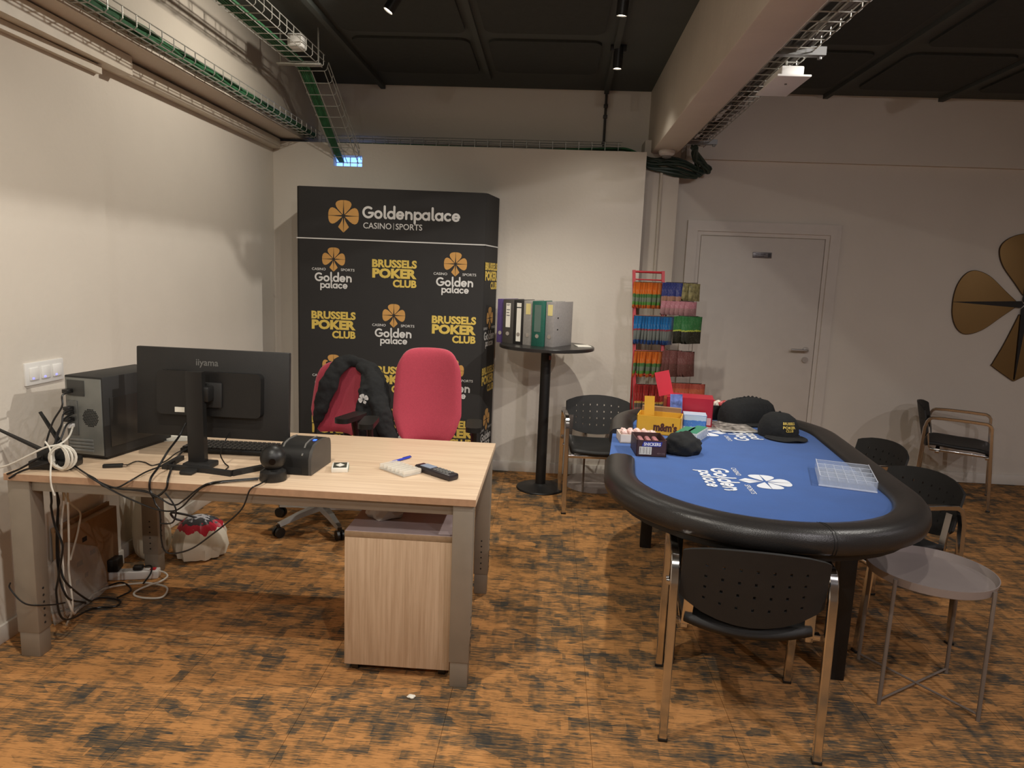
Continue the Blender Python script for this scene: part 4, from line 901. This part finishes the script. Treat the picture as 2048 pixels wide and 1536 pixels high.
# ---- clear chip tray
t = thing('chip_tray', 'clear acrylic chip tray with rows of compartments on the blue felt', 'tray', (1.245, 2.868, .7465), R(-17))
obj('tray_base', box(B(), -.105, -.145, 0, .105, .145, .005), acry_m, t, smooth=0)
for x in (-.105, .102): obj('tray_side', box(B(), x, -.145, .005, x + .003, .145, .042), acry_m, t, smooth=0)
for k in range(5): obj('divider', box(B(), -.102, -.145 + k * .0717, .005, .102, -.142 + k * .0717, .04), acry_m, t, smooth=0)
for k in range(1, 6): obj('compartment_rib', box(B(), -.102 + k * .034, -.142, .005, -.1 + k * .034, .142, .026), acry_m, t, smooth=0)
for k in range(5): obj('divider_edge', box(B(), -.102, -.1447 + k * .0717, .04, .102, -.1423 + k * .0717, .0415), acre_m, t, smooth=0)
for x in (-.105, .102): obj('side_edge', box(B(), x, -.145, .042, x + .003, .145, .0435), acre_m, t, smooth=0)
for k in range(1, 6): obj('rib_edge', box(B(), -.102 + k * .034, -.142, .026, -.1 + k * .034, .142, .027), acre_m, t, smooth=0)
obj('base_edge', box(B(), -.106, -.1465, 0, .106, -.145, .006), acre_m, t, smooth=0)

# ---- snack boxes on the table
FZ = .7462
def carton_box(name, label, loc, rz, w_, d_, h, m_, back=None, open_top=True, inner=None):
    t = thing(name, label, 'box', (loc[0], loc[1], FZ), rz); x, y, th = w_ / 2, d_ / 2, .004
    obj('front_wall', box(B(), -x, -y, 0, x, -y + th, h), m_, t, smooth=0); obj('back_wall', box(B(), -x, y - th, 0, x, y, back or h), m_, t, smooth=0)
    for s in (-1, 1): obj('side_wall', box(B(), s * x - (th if s > 0 else 0), -y, 0, s * x + (th if s < 0 else 0), y, h), m_, t, smooth=0)
    obj('bottom', box(B(), -x, -y, 0, x, y, th), m_, t, smooth=0)
    if not open_top: obj('lid', box(B(), -x, -y, h, x, y, h + th), m_, t, smooth=0)
    elif inner: obj('inner_lining', box(B(), -x + th, -y + th, h * .45, x - th, y - th, h * .5), inner, t, smooth=0)
    return t
brown_m = mat('dark_brown_card', (66, 44, 44), .45); yell_m = mat('yellow_card', (222, 168, 50), .45, var=.04); redc_m = mat('red_card', (170, 28, 48), .4, var=.06)
t = carton_box('chocolate_bar_box', 'open dark brown chocolate bar box with blue lettering plate', (.478, 3.175), R(2), .136, .17, .075, brown_m, inner=mat('dark_lining', (40, 26, 26), .6))
bm = B(); bm.faces.new([bm.verts.new(p) for p in ((-.045, -.0862, .047), (.042, -.0862, .047), (.047, -.0862, .069), (-.037, -.0862, .069))]); lp = obj('lettering_plate', bm, mat('blue_plate', (50, 60, 150), .4), t, smooth=0)
bm = B(); put_text(bm, 'SNICKERS', Matrix.Translation((.002, -.0868, .051)) @ Matrix.Rotation(R(90), 4, 'X'), height=.014, width=.076, off=.03); obj('lettering', bm, mat('white_ink', (230, 228, 230), .4), lp, smooth=0)
bm = B(); box(bm, -.055, -.0866, .01, .0, -.0862, .045); lb = obj('barcode_label', bm, paper_m, t, smooth=0)
bm = B()
for k in range(11): box(bm, -.052 + k * .0047, -.0870, .012, -.0500 + k * .0047 - .0006 * (k % 3), -.0866, .043)
obj('barcode', bm, mat('black_ink', (40, 32, 28)), lb, smooth=0)
bm = B(); put_text(bm, '40+1X6', Matrix.Translation((.044, -.0868, .012)) @ Matrix.Rotation(R(90), 4, 'X'), width=.036, off=.01); obj('count_print', bm, mat('grey_ink2', (120, 100, 100), .5), t, smooth=0)
for k in range(3): obj('chocolate_bar', box(B(), -.045 + k * .034, -.06, .042, -.022 + k * .034, .07, .062, .008), mat('pink_wrapper', (176, 120, 124), .3), t)
t = carton_box('yellow_candy_box', 'open yellow candy box with a raised flap and brown lettering', (.60, 3.64), R(-14), .225, .15, .095, yell_m, inner=mat('brown_candies', (120, 70, 50), .5, var=.5, scale=90))
bm = B(); put_text(bm, 'm&m\'s', Matrix.Translation((.035, -.0765, .022)) @ Matrix.Rotation(R(90), 4, 'X'), height=.04, width=.12, off=.05); obj('lettering', bm, mat('brown_ink', (80, 40, 30), .5), t, smooth=0)
bm = B(); sweep(bm, [(-.055, -.03, .09), (-.06, -.02, .19)], [(-.026, -.002), (.026, -.002), (.026, .002), (-.026, .002)]); obj('raised_flap', bm, yell_m, t, smooth=0)
bm = B(); box(bm, -.105, .0765, 0, .10, .10, .12, 0); obj('card_liner', bm, card_m, t, smooth=0)
t = carton_box('red_snack_box', 'large red cardboard snack box with its lid flap standing up', (.80, 3.90), R(-10), .25, .16, .155, redc_m, open_top=False)
bm = B(); sweep(bm, [(-.13, -.04, .16), (-.165, -.03, .29)], [(-.04, -.002), (.04, -.002), (.04, .002), (-.04, .002)]); fp = obj('lid_flap', bm, mat('bright_red_card', (205, 48, 66), .4), t, smooth=0)
bm = B(); put_text(bm, 'x', Matrix.Translation((-.155, -.0, .23)) @ Matrix.Rotation(R(90), 4, 'X'), height=.03); bm.free()
bm = B(); box(bm, .085, -.0806, .015, .118, -.0801, .055); obj('barcode_label', bm, mat('pink_label', (214, 170, 170), .5), t, smooth=0)
t = carton_box('blue_candy_box', 'small blue and white candy box between the yellow and red boxes', (.80, 3.74), R(-8), .12, .1, .085, band_mat('blue_white_print', [(0, (200, 212, 225)), (.3, (70, 120, 190)), (.7, (180, 200, 220))]), open_top=False)
bm = B(); sweep(bm, [(-.10, -.02, .09), (-.105, -.02, .19)], [(-.032, -.0015), (.032, -.0015), (.032, .0015), (-.032, .0015)]); obj('raised_flap', bm, mat('blue_flap_print', (110, 130, 200), .4, var=.5, scale=40), t, smooth=0)
t = carton_box('white_candy_tray', 'low white tray of wrapped candies at the table edge', (.455, 3.40), R(3), .19, .12, .042, mat('white_card', (226, 216, 206), .5))
for k in range(9):
    bm = B(); crumple(bm, (-.07 + (k % 5) * .034, -.03 + (k // 5) * .04, .045), .016, k, 2); obj('wrapped_candy', bm, mat('pink_white_foil', (224, 190, 184), .3, var=.3, scale=60), t)
t = carton_box('dark_candy_box', 'dark open box with red and white wrapped sweets behind the red box', (1.02, 4.12), R(5), .2, .13, .085, mat('black_card', (34, 30, 30), .5))
for k in range(10):
    bm = B(); crumple(bm, (-.07 + (k % 5) * .035, -.03 + (k // 5) * .05, .085), .02, k + 20, 2); obj('wrapped_sweet', bm, (mat('red_foil', (176, 60, 62), .3), mat('cream_foil', (226, 214, 200), .3))[k % 2], t)
for k, (x, y) in enumerate(((.700, 3.465), (.765, 3.50))):
    t = thing('card_pack', ('left', 'right')[k] + ' one of two green topped white card packs', 'cards', (x, y, FZ), R(-27), 'green card packs')
    obj('pack_body', box(B(), -.029, -.105, 0, .029, .105, .05, .002), mat('pale_grey_card', (190, 196, 196), .45), t)
    obj('green_top', box(B(), -.027, -.103, .05, .027, .103, .0515), mat('green_card_top', (52, 128, 100), .45), t, smooth=0)
    bm = B()
    for j in range(5): box(bm, .0291, -.09 + j * .038, .008, .0294, -.07 + j * .038, .042)
    obj('side_print', bm, mat('pale_blue_ink', (150, 158, 178), .5), t, smooth=0)
# magazines
for k, (x, y, a, z) in enumerate(((1.0, 3.86, -12, 0), (1.03, 3.84, 6, .006))):
    t = thing('magazine', ('lower', 'upper')[k] + ' glossy magazine on the felt left of the caps', 'magazine', (x, y, FZ + z), R(a), 'magazines on the poker table')
    obj('pages', box(B(), -.10, -.13, 0, .10, .13, .005), paper_m, t, smooth=0)
    obj('cover_print', box(B(), -.0995, -.1295, .005, .0995, .1295, .0056), mat('magazine_print%d' % k, (150, 144, 138), .3, var=.85, scale=26), t, smooth=0)
# ---- caps
def cap(name, label, loc, rz, r=.095, h=.115, peak=True, text=False, s=1):
    t = thing(name, label, 'cap', loc, rz)
    bm = B(); n = 14; prof = [(r, 0), (r * 1.02, h * .25), (r * .97, h * .5), (r * .8, h * .78), (r * .5, h * .95), (.012, h)]
    lathe(bm, prof, 32, None, lambda v, a: Vector((v.x * (1 + .012 * math.cos(6 * a)), v.y * 1.1, v.z))); cr = obj('crown', bm, cloth_m, t, smooth=60)
    bm = B(); ball(bm, (0, 0, h), .008, 8); obj('button', bm, cloth_m, cr)
    if peak:
        bm = B()
        def pf(u, v):
            a = (u - .5) * 2 * 1.15; rr = r * 1.02 + v * (.072 * max(0, math.cos(a * 1.2)) + .002)
            return Vector((rr * math.sin(a) * (1.0 - .0 * v), -rr * math.cos(a) * 1.06, .008 - .03 * v * abs(math.sin(a)) + .012 * v * 0 + .004))
        grid(bm, 24, 7, lambda u, v: (lambda q: Vector((q.x, q.y, max(.003, q.z))))(pf(u, v))); pk = obj('peak', bm, cloth_m, t, smooth=60); sm = pk.modifiers.new('s', 'SOLIDIFY'); sm.thickness = .004; sm.offset = 1
    if text:
        bm = B()
        for j, (s_, w_, z) in enumerate((('BRUSSELS', .07, .078), ('POKER', .07, .058), ('CLUB', .04, .042))):
            vv = B(); put_text(vv, s_, Matrix(), height=.013, width=w_, off=.03)
            mp = {}
            for v in vv.verts:
                a = v.co.x / (r * 1.0); zz = z + v.co.y; rr = r * (1.035 if zz < h * .45 else 1.02 - (zz / h - .45) * .42)
                mp[v] = bm.verts.new((rr * math.sin(a) + (0), -rr * 1.1 * math.cos(a), zz))
            for f in vv.faces: bm.faces.new([mp[v] for v in f.verts])
            vv.free()
        obj('cap_lettering', bm, yel_m, t, smooth=0)
    return t
cap('lettered_cap', 'black cap with yellow lettering lying in front of the other caps', (1.235, 3.70, FZ), R(12), .10, .125, True, True)
for k in range(7):
    cap('stacked_cap', ('nearest', 'second', 'third', 'fourth', 'fifth', 'sixth', 'farthest')[k] + ' of the black caps nested in a leaning stack', (1.08 + k * .026, 3.99 + k * .012, FZ), R(80), .085, .135 + .014 * math.sin(k / 6 * PI), k == 0)
o = obj('folded_cap', crumple(B(), (0, 0, .035), .085, 11, sz=(1.0, .9, .72), amp=.28, fl=.001, lv=4), cloth_m, smooth=70); o.location = (.635, 3.20, FZ); tag(o, 'crumpled black cap beside the chocolate bar box', 'cap')

# ================================================================== VISITOR CHAIRS
def visitor_chair(label, loc, rz):
    t = thing('visitor_chair', label, 'chair', loc, rz, 'black visitor armchairs')
    # faces -Y; front legs y=-.22, rear legs y=+.23
    prf = [(-.014, -.008), (-.011, -.011), (.011, -.011), (.014, -.008), (.014, .008), (.011, .011), (-.011, .011), (-.014, .008)]
    for s in (-1, 1):
        x = s * .245
        p = [(x, -.235, .002), (x, -.215, .30), (x, -.195, .56)] + [(x, -.15 - .045 * math.cos(a), .585 + .045 * math.sin(a)) for a in (.3, .8, 1.3)] + [(x, -.05, .632), (x, .10, .632)] + [(x, .16 + .045 * math.sin(a), .585 + .045 * math.cos(a)) for a in (.3, .8, 1.3)] + [(x, .215, .55), (x, .225, .3), (x, .235, .002)]
        bm = B(); sweep(bm, p, prf); ar = obj('side_frame', bm, chrome_m, t)
        bm = B()
        for y in (-.235, .235): box(bm, x - .016, y - .013, 0, x + .016, y + .013, .012, .003)
        obj('foot_cap', bm, black_m, ar)
    bm = B()
    for y in (-.19, .12): box(bm, -.245, y - .014, .37, .245, y + .014, .390, .003)
    for s in (-1, 1): box(bm, s * .2 - .012, -.19, .378, s * .2 + .012, .17, .395, .003)
    obj('seat_frame', bm, chrome_m, t)
    bm = B()
    def sf(u, v):
        a = (u - .5) * 2; b_ = (v - .5) * 2
        k = (1 - .06 * b_ * b_); return Vector((a * .215 * k, b_ * .215 * (1 - .10 * a * a), .414 + .012 * a * a - .03 * max(0, -b_ - .6) + .01 * max(0, b_) - .22 * max(0, b_ - .7) ** 2 * (1 - .6 * a * a) * 1.6))
    grid(bm, 15, 15, sf); st = obj('seat', bm, blackm_m, t, smooth=60); sm = st.modifiers.new('s', 'SOLIDIFY'); sm.thickness = .026; sm.offset = 0
    # perforated backrest
    cols = []; hc = set(); x = -.225
    us = [-.225, -.205]
    for k in range(7):
        c = -.15 + k * .05; us += [c - .004, c + .004]; hc.add(len(us) - 2)
    us += [.205, .225]
    vs_ = [0, .12]; hr = set()
    for k in range(4):
        c = .24 + k * .17; vs_ += [c - .020, c + .020]; hr.add(len(vs_) - 2)
    vs_ += [.92, 1]
    bm = B(); V = []
    for xx in us:
        col = []
        for v in vs_:
            a = xx / .225; top = .715 - .030 * a * a - .010 * a ** 8; bot = .438 + .06 * a * a + .015 * a ** 8
            z = bot + (top - bot) * v; y = .245 + (z - .5) * .22 - .055 * a * a
            col.append(bm.verts.new((xx, y, z)))
        V.append(col)
    for i in range(len(us) - 1):
        for j in range(len(vs_) - 1):
            if i in hc and j in hr: continue
            bm.faces.new((V[i][j], V[i + 1][j], V[i + 1][j + 1], V[i][j + 1]))
    bk = obj('backrest', bm, blackm_m, t, smooth=60); sm = bk.modifiers.new('s', 'SOLIDIFY'); sm.thickness = .010; sm.offset = 0; es = bk.modifiers.new('e', 'EDGE_SPLIT'); es.split_angle = R(35)
    for s in (-1, 1):
        bm = B(); sweep(bm, [(s * .195, .15, .386), (s * .195, .175, .40), (s * .192, .185, .47), (s * .188, .205, .58)], [(-.016, -.005), (.016, -.005), (.016, .005), (-.016, .005)], up=(0, -1, .2)); obj('back_support', bm, chrome_m, t)
    return t
va = visitor_chair('black perforated armchair nearest the camera, its back to us', (.715, 2.37, 0), R(180 - 7))
copy_tree(va, (.375, 4.655, 0), R(3), 'black perforated armchair facing us at the dealer gap by the bar table')
copy_tree(va, (3.10, 5.30, 0), R(60), 'black perforated armchair alone by the wall under the gold clover')
copy_tree(va, (1.53, 3.146, 0), R(-75), 'black perforated armchair at the right side of the poker table behind the tray table')
copy_tree(va, (1.62, 3.80, 0), R(-82), 'black perforated armchair mostly hidden behind the right rail of the poker table')

# ---- tray side tables
def tray_table(label, loc, rz, flip=False):
    t = thing('tray_side_table', label, 'side table', loc, rz)
    h = .50; sg_ = -1 if flip else 1; z = (lambda q: (h - q + .0) if flip else q)
    MF = (Matrix.Translation((0, 0, h)) @ Matrix.Rotation(PI, 4, 'X')) if flip else Matrix()
    bm = B(); lathe(bm, [(.0, h - .035), (.21, h - .035), (.215, h - .032), (.222, h), (.219, h), (.212, h - .028), (.0, h - .029)], 48, MF); obj('tray', bm, mat('tray_taupe', (158, 146, 140), .5, var=.03), t)
    ft = []
    for k in range(4):
        a = PI / 4 + k * PI / 2; c, s = math.cos(a), math.sin(a)
        bm = B(); tube(bm, [MF @ Vector((c * .232, s * .232, 0)), MF @ Vector((c * .226, s * .226, h - .008))], .0075, 10); obj('leg', bm, taupe_m, t); ft.append((c * .232, s * .232))
    for a, b_ in ((0, 2), (1, 3)):
        bm = B(); tube(bm, [MF @ Vector((ft[a][0], ft[a][1], .018 + .006 * a)), MF @ Vector((ft[b_][0], ft[b_][1], .018 + .006 * a))], .0045, 8); obj('cross_bar', bm, taupe_m, t)
    return t
tray_table('round taupe tray table in front of the right armchair', (1.483, 2.597, 0), R(-11))
tray_table('taupe tray table turned upside down on the floor behind the armchair by the bar table', (.385, 5.11, 0), R(20), True)

# ================================================================== CANDY RACK
t = thing('candy_rack', 'red metal floor rack holding hanging candy bags', 'rack', (.75, 5.1, 0))
top, bot = 1.61, 0.0
for x0, x1 in ((.585, .665), (.795, .855)):
    bm = B(); sweep(bm, [(x0, 5.16, top), (x1, 4.90, .0)], [(-.011, -.011), (.011, -.011), (.011, .011), (-.011, .011)]); obj('post', bm, rackred_m, t, world=True)
def rx(z, x0, x1): return x0 + (x1 - x0) * (1 - z / top)
def ry(z): return 5.16 - .26 * (1 - z / top)
for z in (1.60, 1.545, 1.285, 1.035, .865, .79, .45, .12):
    bm = B(); tube(bm, [(rx(z, .585, .665), ry(z), z), (rx(z, .795, .855), ry(z), z)], .0085 if z > 1.55 or z in (.865, .12) else .005, 8); obj('cross_bar', bm, rackred_m, t, world=True)
wire_m = mat('dark_wire', (90, 80, 72), .4, .6)
bm = B(); sweep(bm, [(.90, 5.40, .0), (.84, 5.2, 1.5)], circ(.006, 6)); sweep(bm, [(.66, 5.40, .0), (.62, 5.2, 1.5)], circ(.006, 6)); tube(bm, [(.66, 5.34, .0), (.9, 5.34, .0)], .005, 6); obj('rear_leg', bm, rackred_m, t, world=True)
def bag_mesh(w_, h):
    bm = B()
    def bf(u, v, s):
        a = (u - .5) * 2; b_ = v
        p = math.sqrt(max(0, 1 - a ** 4)) * math.sin(PI * min(1, max(0, b_ * 1.05 - .02))) ** .6 if .02 < b_ < .97 else 0
        return Vector((a * w_ / 2, s * .0085 * p + .002 * math.sin(7 * a + 3 * b_), -h * b_))
    grid(bm, 7, 9, lambda u, v: bf(u, v, 1)); grid(bm, 7, 9, lambda u, v: bf(u, v, -1)); return bm
orange = band_mat('orange_green_foil', [(0, (214, 110, 40)), (.12, (96, 150, 70)), (.25, (120, 130, 110)), (.42, (80, 120, 70)), (.55, (212, 116, 40))])
bluef = band_mat('blue_foil', [(0, (40, 80, 140)), (.15, (120, 125, 120)), (.5, (150, 60, 70)), (.55, (40, 120, 180))])
greenf = band_mat('green_black_foil', [(0, (40, 40, 30)), (.45, (170, 180, 70)), (.5, (50, 110, 60))], glint=.1)
navyf = band_mat('navy_gold_foil', [(0, (60, 56, 100)), (.12, (150, 110, 90)), (.45, (44, 52, 110))], glint=.15)
maroon = band_mat('maroon_foil', [(0, (96, 60, 54)), (.5, (110, 66, 62))], glint=.12)
redf = band_mat('red_gold_foil', [(0, (170, 120, 110)), (.25, (100, 90, 80)), (.4, (200, 160, 80)), (.46, (160, 50, 46))], glint=.15)
rorange = band_mat('red_orange_foil', [(0, (150, 70, 50)), (.4, (180, 90, 60)), (.8, (160, 70, 56))], glint=.12)
pinkf = band_mat('pink_foil', [(0, (150, 110, 110)), (.5, (170, 110, 120))], glint=.3)
ROWS = [ # row z, x start, x end, count, width, height, material, name, where
 (1.525, .600, .775, 11, .09, .185, orange, 'orange and green', 'on the top row'),
 (1.53, .835, .935, 6, .11, .175, navyf, 'navy and gold', 'top row beside the post'),
 (1.53, .975, 1.02, 2, .10, .125, mat('pale_clear_foil', (130, 122, 84), .25, var=.5, scale=40), 'round pale', 'outer end of top row'),
 (1.40, .83, 1.0, 6, .10, .10, pinkf, 'pink', 'hanging below the top row'),
 (1.285, .615, .87, 13, .10, .20, bluef, 'bright blue', 'on the second row'),
 (1.295, .935, 1.035, 6, .13, .195, greenf, 'green and black', 'outer end of second row'),
 (1.035, .63, .80, 9, .09, .185, orange, 'orange and green', 'on the third row'),
 (1.05, .86, .91, 3, .11, .19, maroon, 'maroon', 'third row beside the post'),
 (1.045, .965, 1.0, 3, .10, .18, maroon, 'maroon', 'outer end of third row'),
 (.80, .65, .83, 10, .10, .22, redf, 'red and gold', 'on the bottom row'),
 (.82, .89, 1.08, 9, .11, .19, rorange, 'red orange', 'outer end of bottom row')]
ords = ['first', 'second', 'third', 'fourth', 'fifth', 'sixth', 'seventh', 'eighth', 'ninth', 'tenth', 'eleventh', 'twelfth', 'thirteenth']
for z, x0, x1, n, w_, h, m_, col, where in ROWS:
    src = None; yy = ry(z) - .035
    bm = B(); tube(bm, [(x0 - .012, yy, z + .002), (x1 + .02, yy, z + .004)], .003, 6); tube(bm, [(max(.6, x0 - .012), yy, z + .002), (max(.60, x0 - .012), ry(z), z + .002)], .003, 6); obj('hook_bar', bm, wire_m, t, world=True)
    for k in range(n):
        x = x0 + (x1 - x0) * k / max(1, n - 1)
        if src is None: src = obj('candy_bag', bag_mesh(w_, h), m_, smooth=50); o = src
        else: o = src.copy(); C.objects.link(o)
        o.location = (x, yy, z); o.rotation_euler = (rnd.uniform(-.05, .05), rnd.uniform(-.04, .04), R({'on the top row': 58, 'on the second row': 58, 'on the third row': 58, 'on the bottom row': 58}.get(where, 24)) + rnd.uniform(-.1, .1))
        tag(o, '%s %s candy bag from left, %s' % (ords[k], col, where), 'candy bag', col + ' candy bags ' + where)

# ================================================================== GOLD CLOVER ON THE WALL
CM = Matrix.Translation((3.735, 5.768, 1.47)) @ Matrix.Rotation(R(90), 4, 'X')
t = thing('clover_mirror', 'large bronze mirrored four-petal clover on the wall', 'wall decoration', (3.735, 5.76, 1.47))
rim_m = mat('dark_bronze_edge', (70, 52, 34), .3, .6)
PW = [(.13, .05), (.3, .19), (.5, .36), (.66, .44), (.8, .45), (.91, .36), (.98, .2), (1.0, 0)]
KW = [(.14, .06), (.35, .13), (.6, .22), (.86, .33), (.9, .33), (1.08, .05), (1.1, 0)]
for ang, pts in ((0, PW), (90, PW), (180, PW), (270, KW)):
    full = pts + [(x, -y) for x, y in pts[-2::-1]]; sc = .555
    q = Matrix.Rotation(R(ang), 4, 'Z')
    pv = [(q @ Vector((x * sc, y * sc, 0))) for x, y in full]
    cr_ = crom(pv, 4); bm = B(); prism(bm, [(v.x, v.y) for v in cr_], 0, .012, CM); pt = obj('petal', bm, rim_m, t, world=True)
    bm = B(); c_ = Vector((0, 0, 0))
    for v in cr_: c_ += v / len(cr_)
    prism(bm, [((c_ + (v - c_) * .985).x, (c_ + (v - c_) * .985).y) for v in cr_], .012, .0135, CM); obj('mirror_face', bm, mirror_m, pt, world=True)
    bm = B(); ry_ = [(.02, 0), (.06, .048), (1.0 if ang != 270 else 1.08, .002), (1.0 if ang != 270 else 1.08, -.002), (.06, -.048)]
    prism(bm, [((q @ Vector((x * sc, y * sc, 0))).x, (q @ Vector((x * sc, y * sc, 0))).y) for x, y in ry_], .0135, .022, CM); obj('black_ray', bm, black_m, pt, world=True)
# scrap of paper on the carpet
o = obj('paper_scrap', crumple(B(), (0, 0, .006), .014, 5, 2, sz=(1, .8, .4), fl=.0), paper_m); o.location = (-.44, 2.30, 0); tag(o, 'tiny white scrap of paper on the carpet in front of the desk', 'scrap')
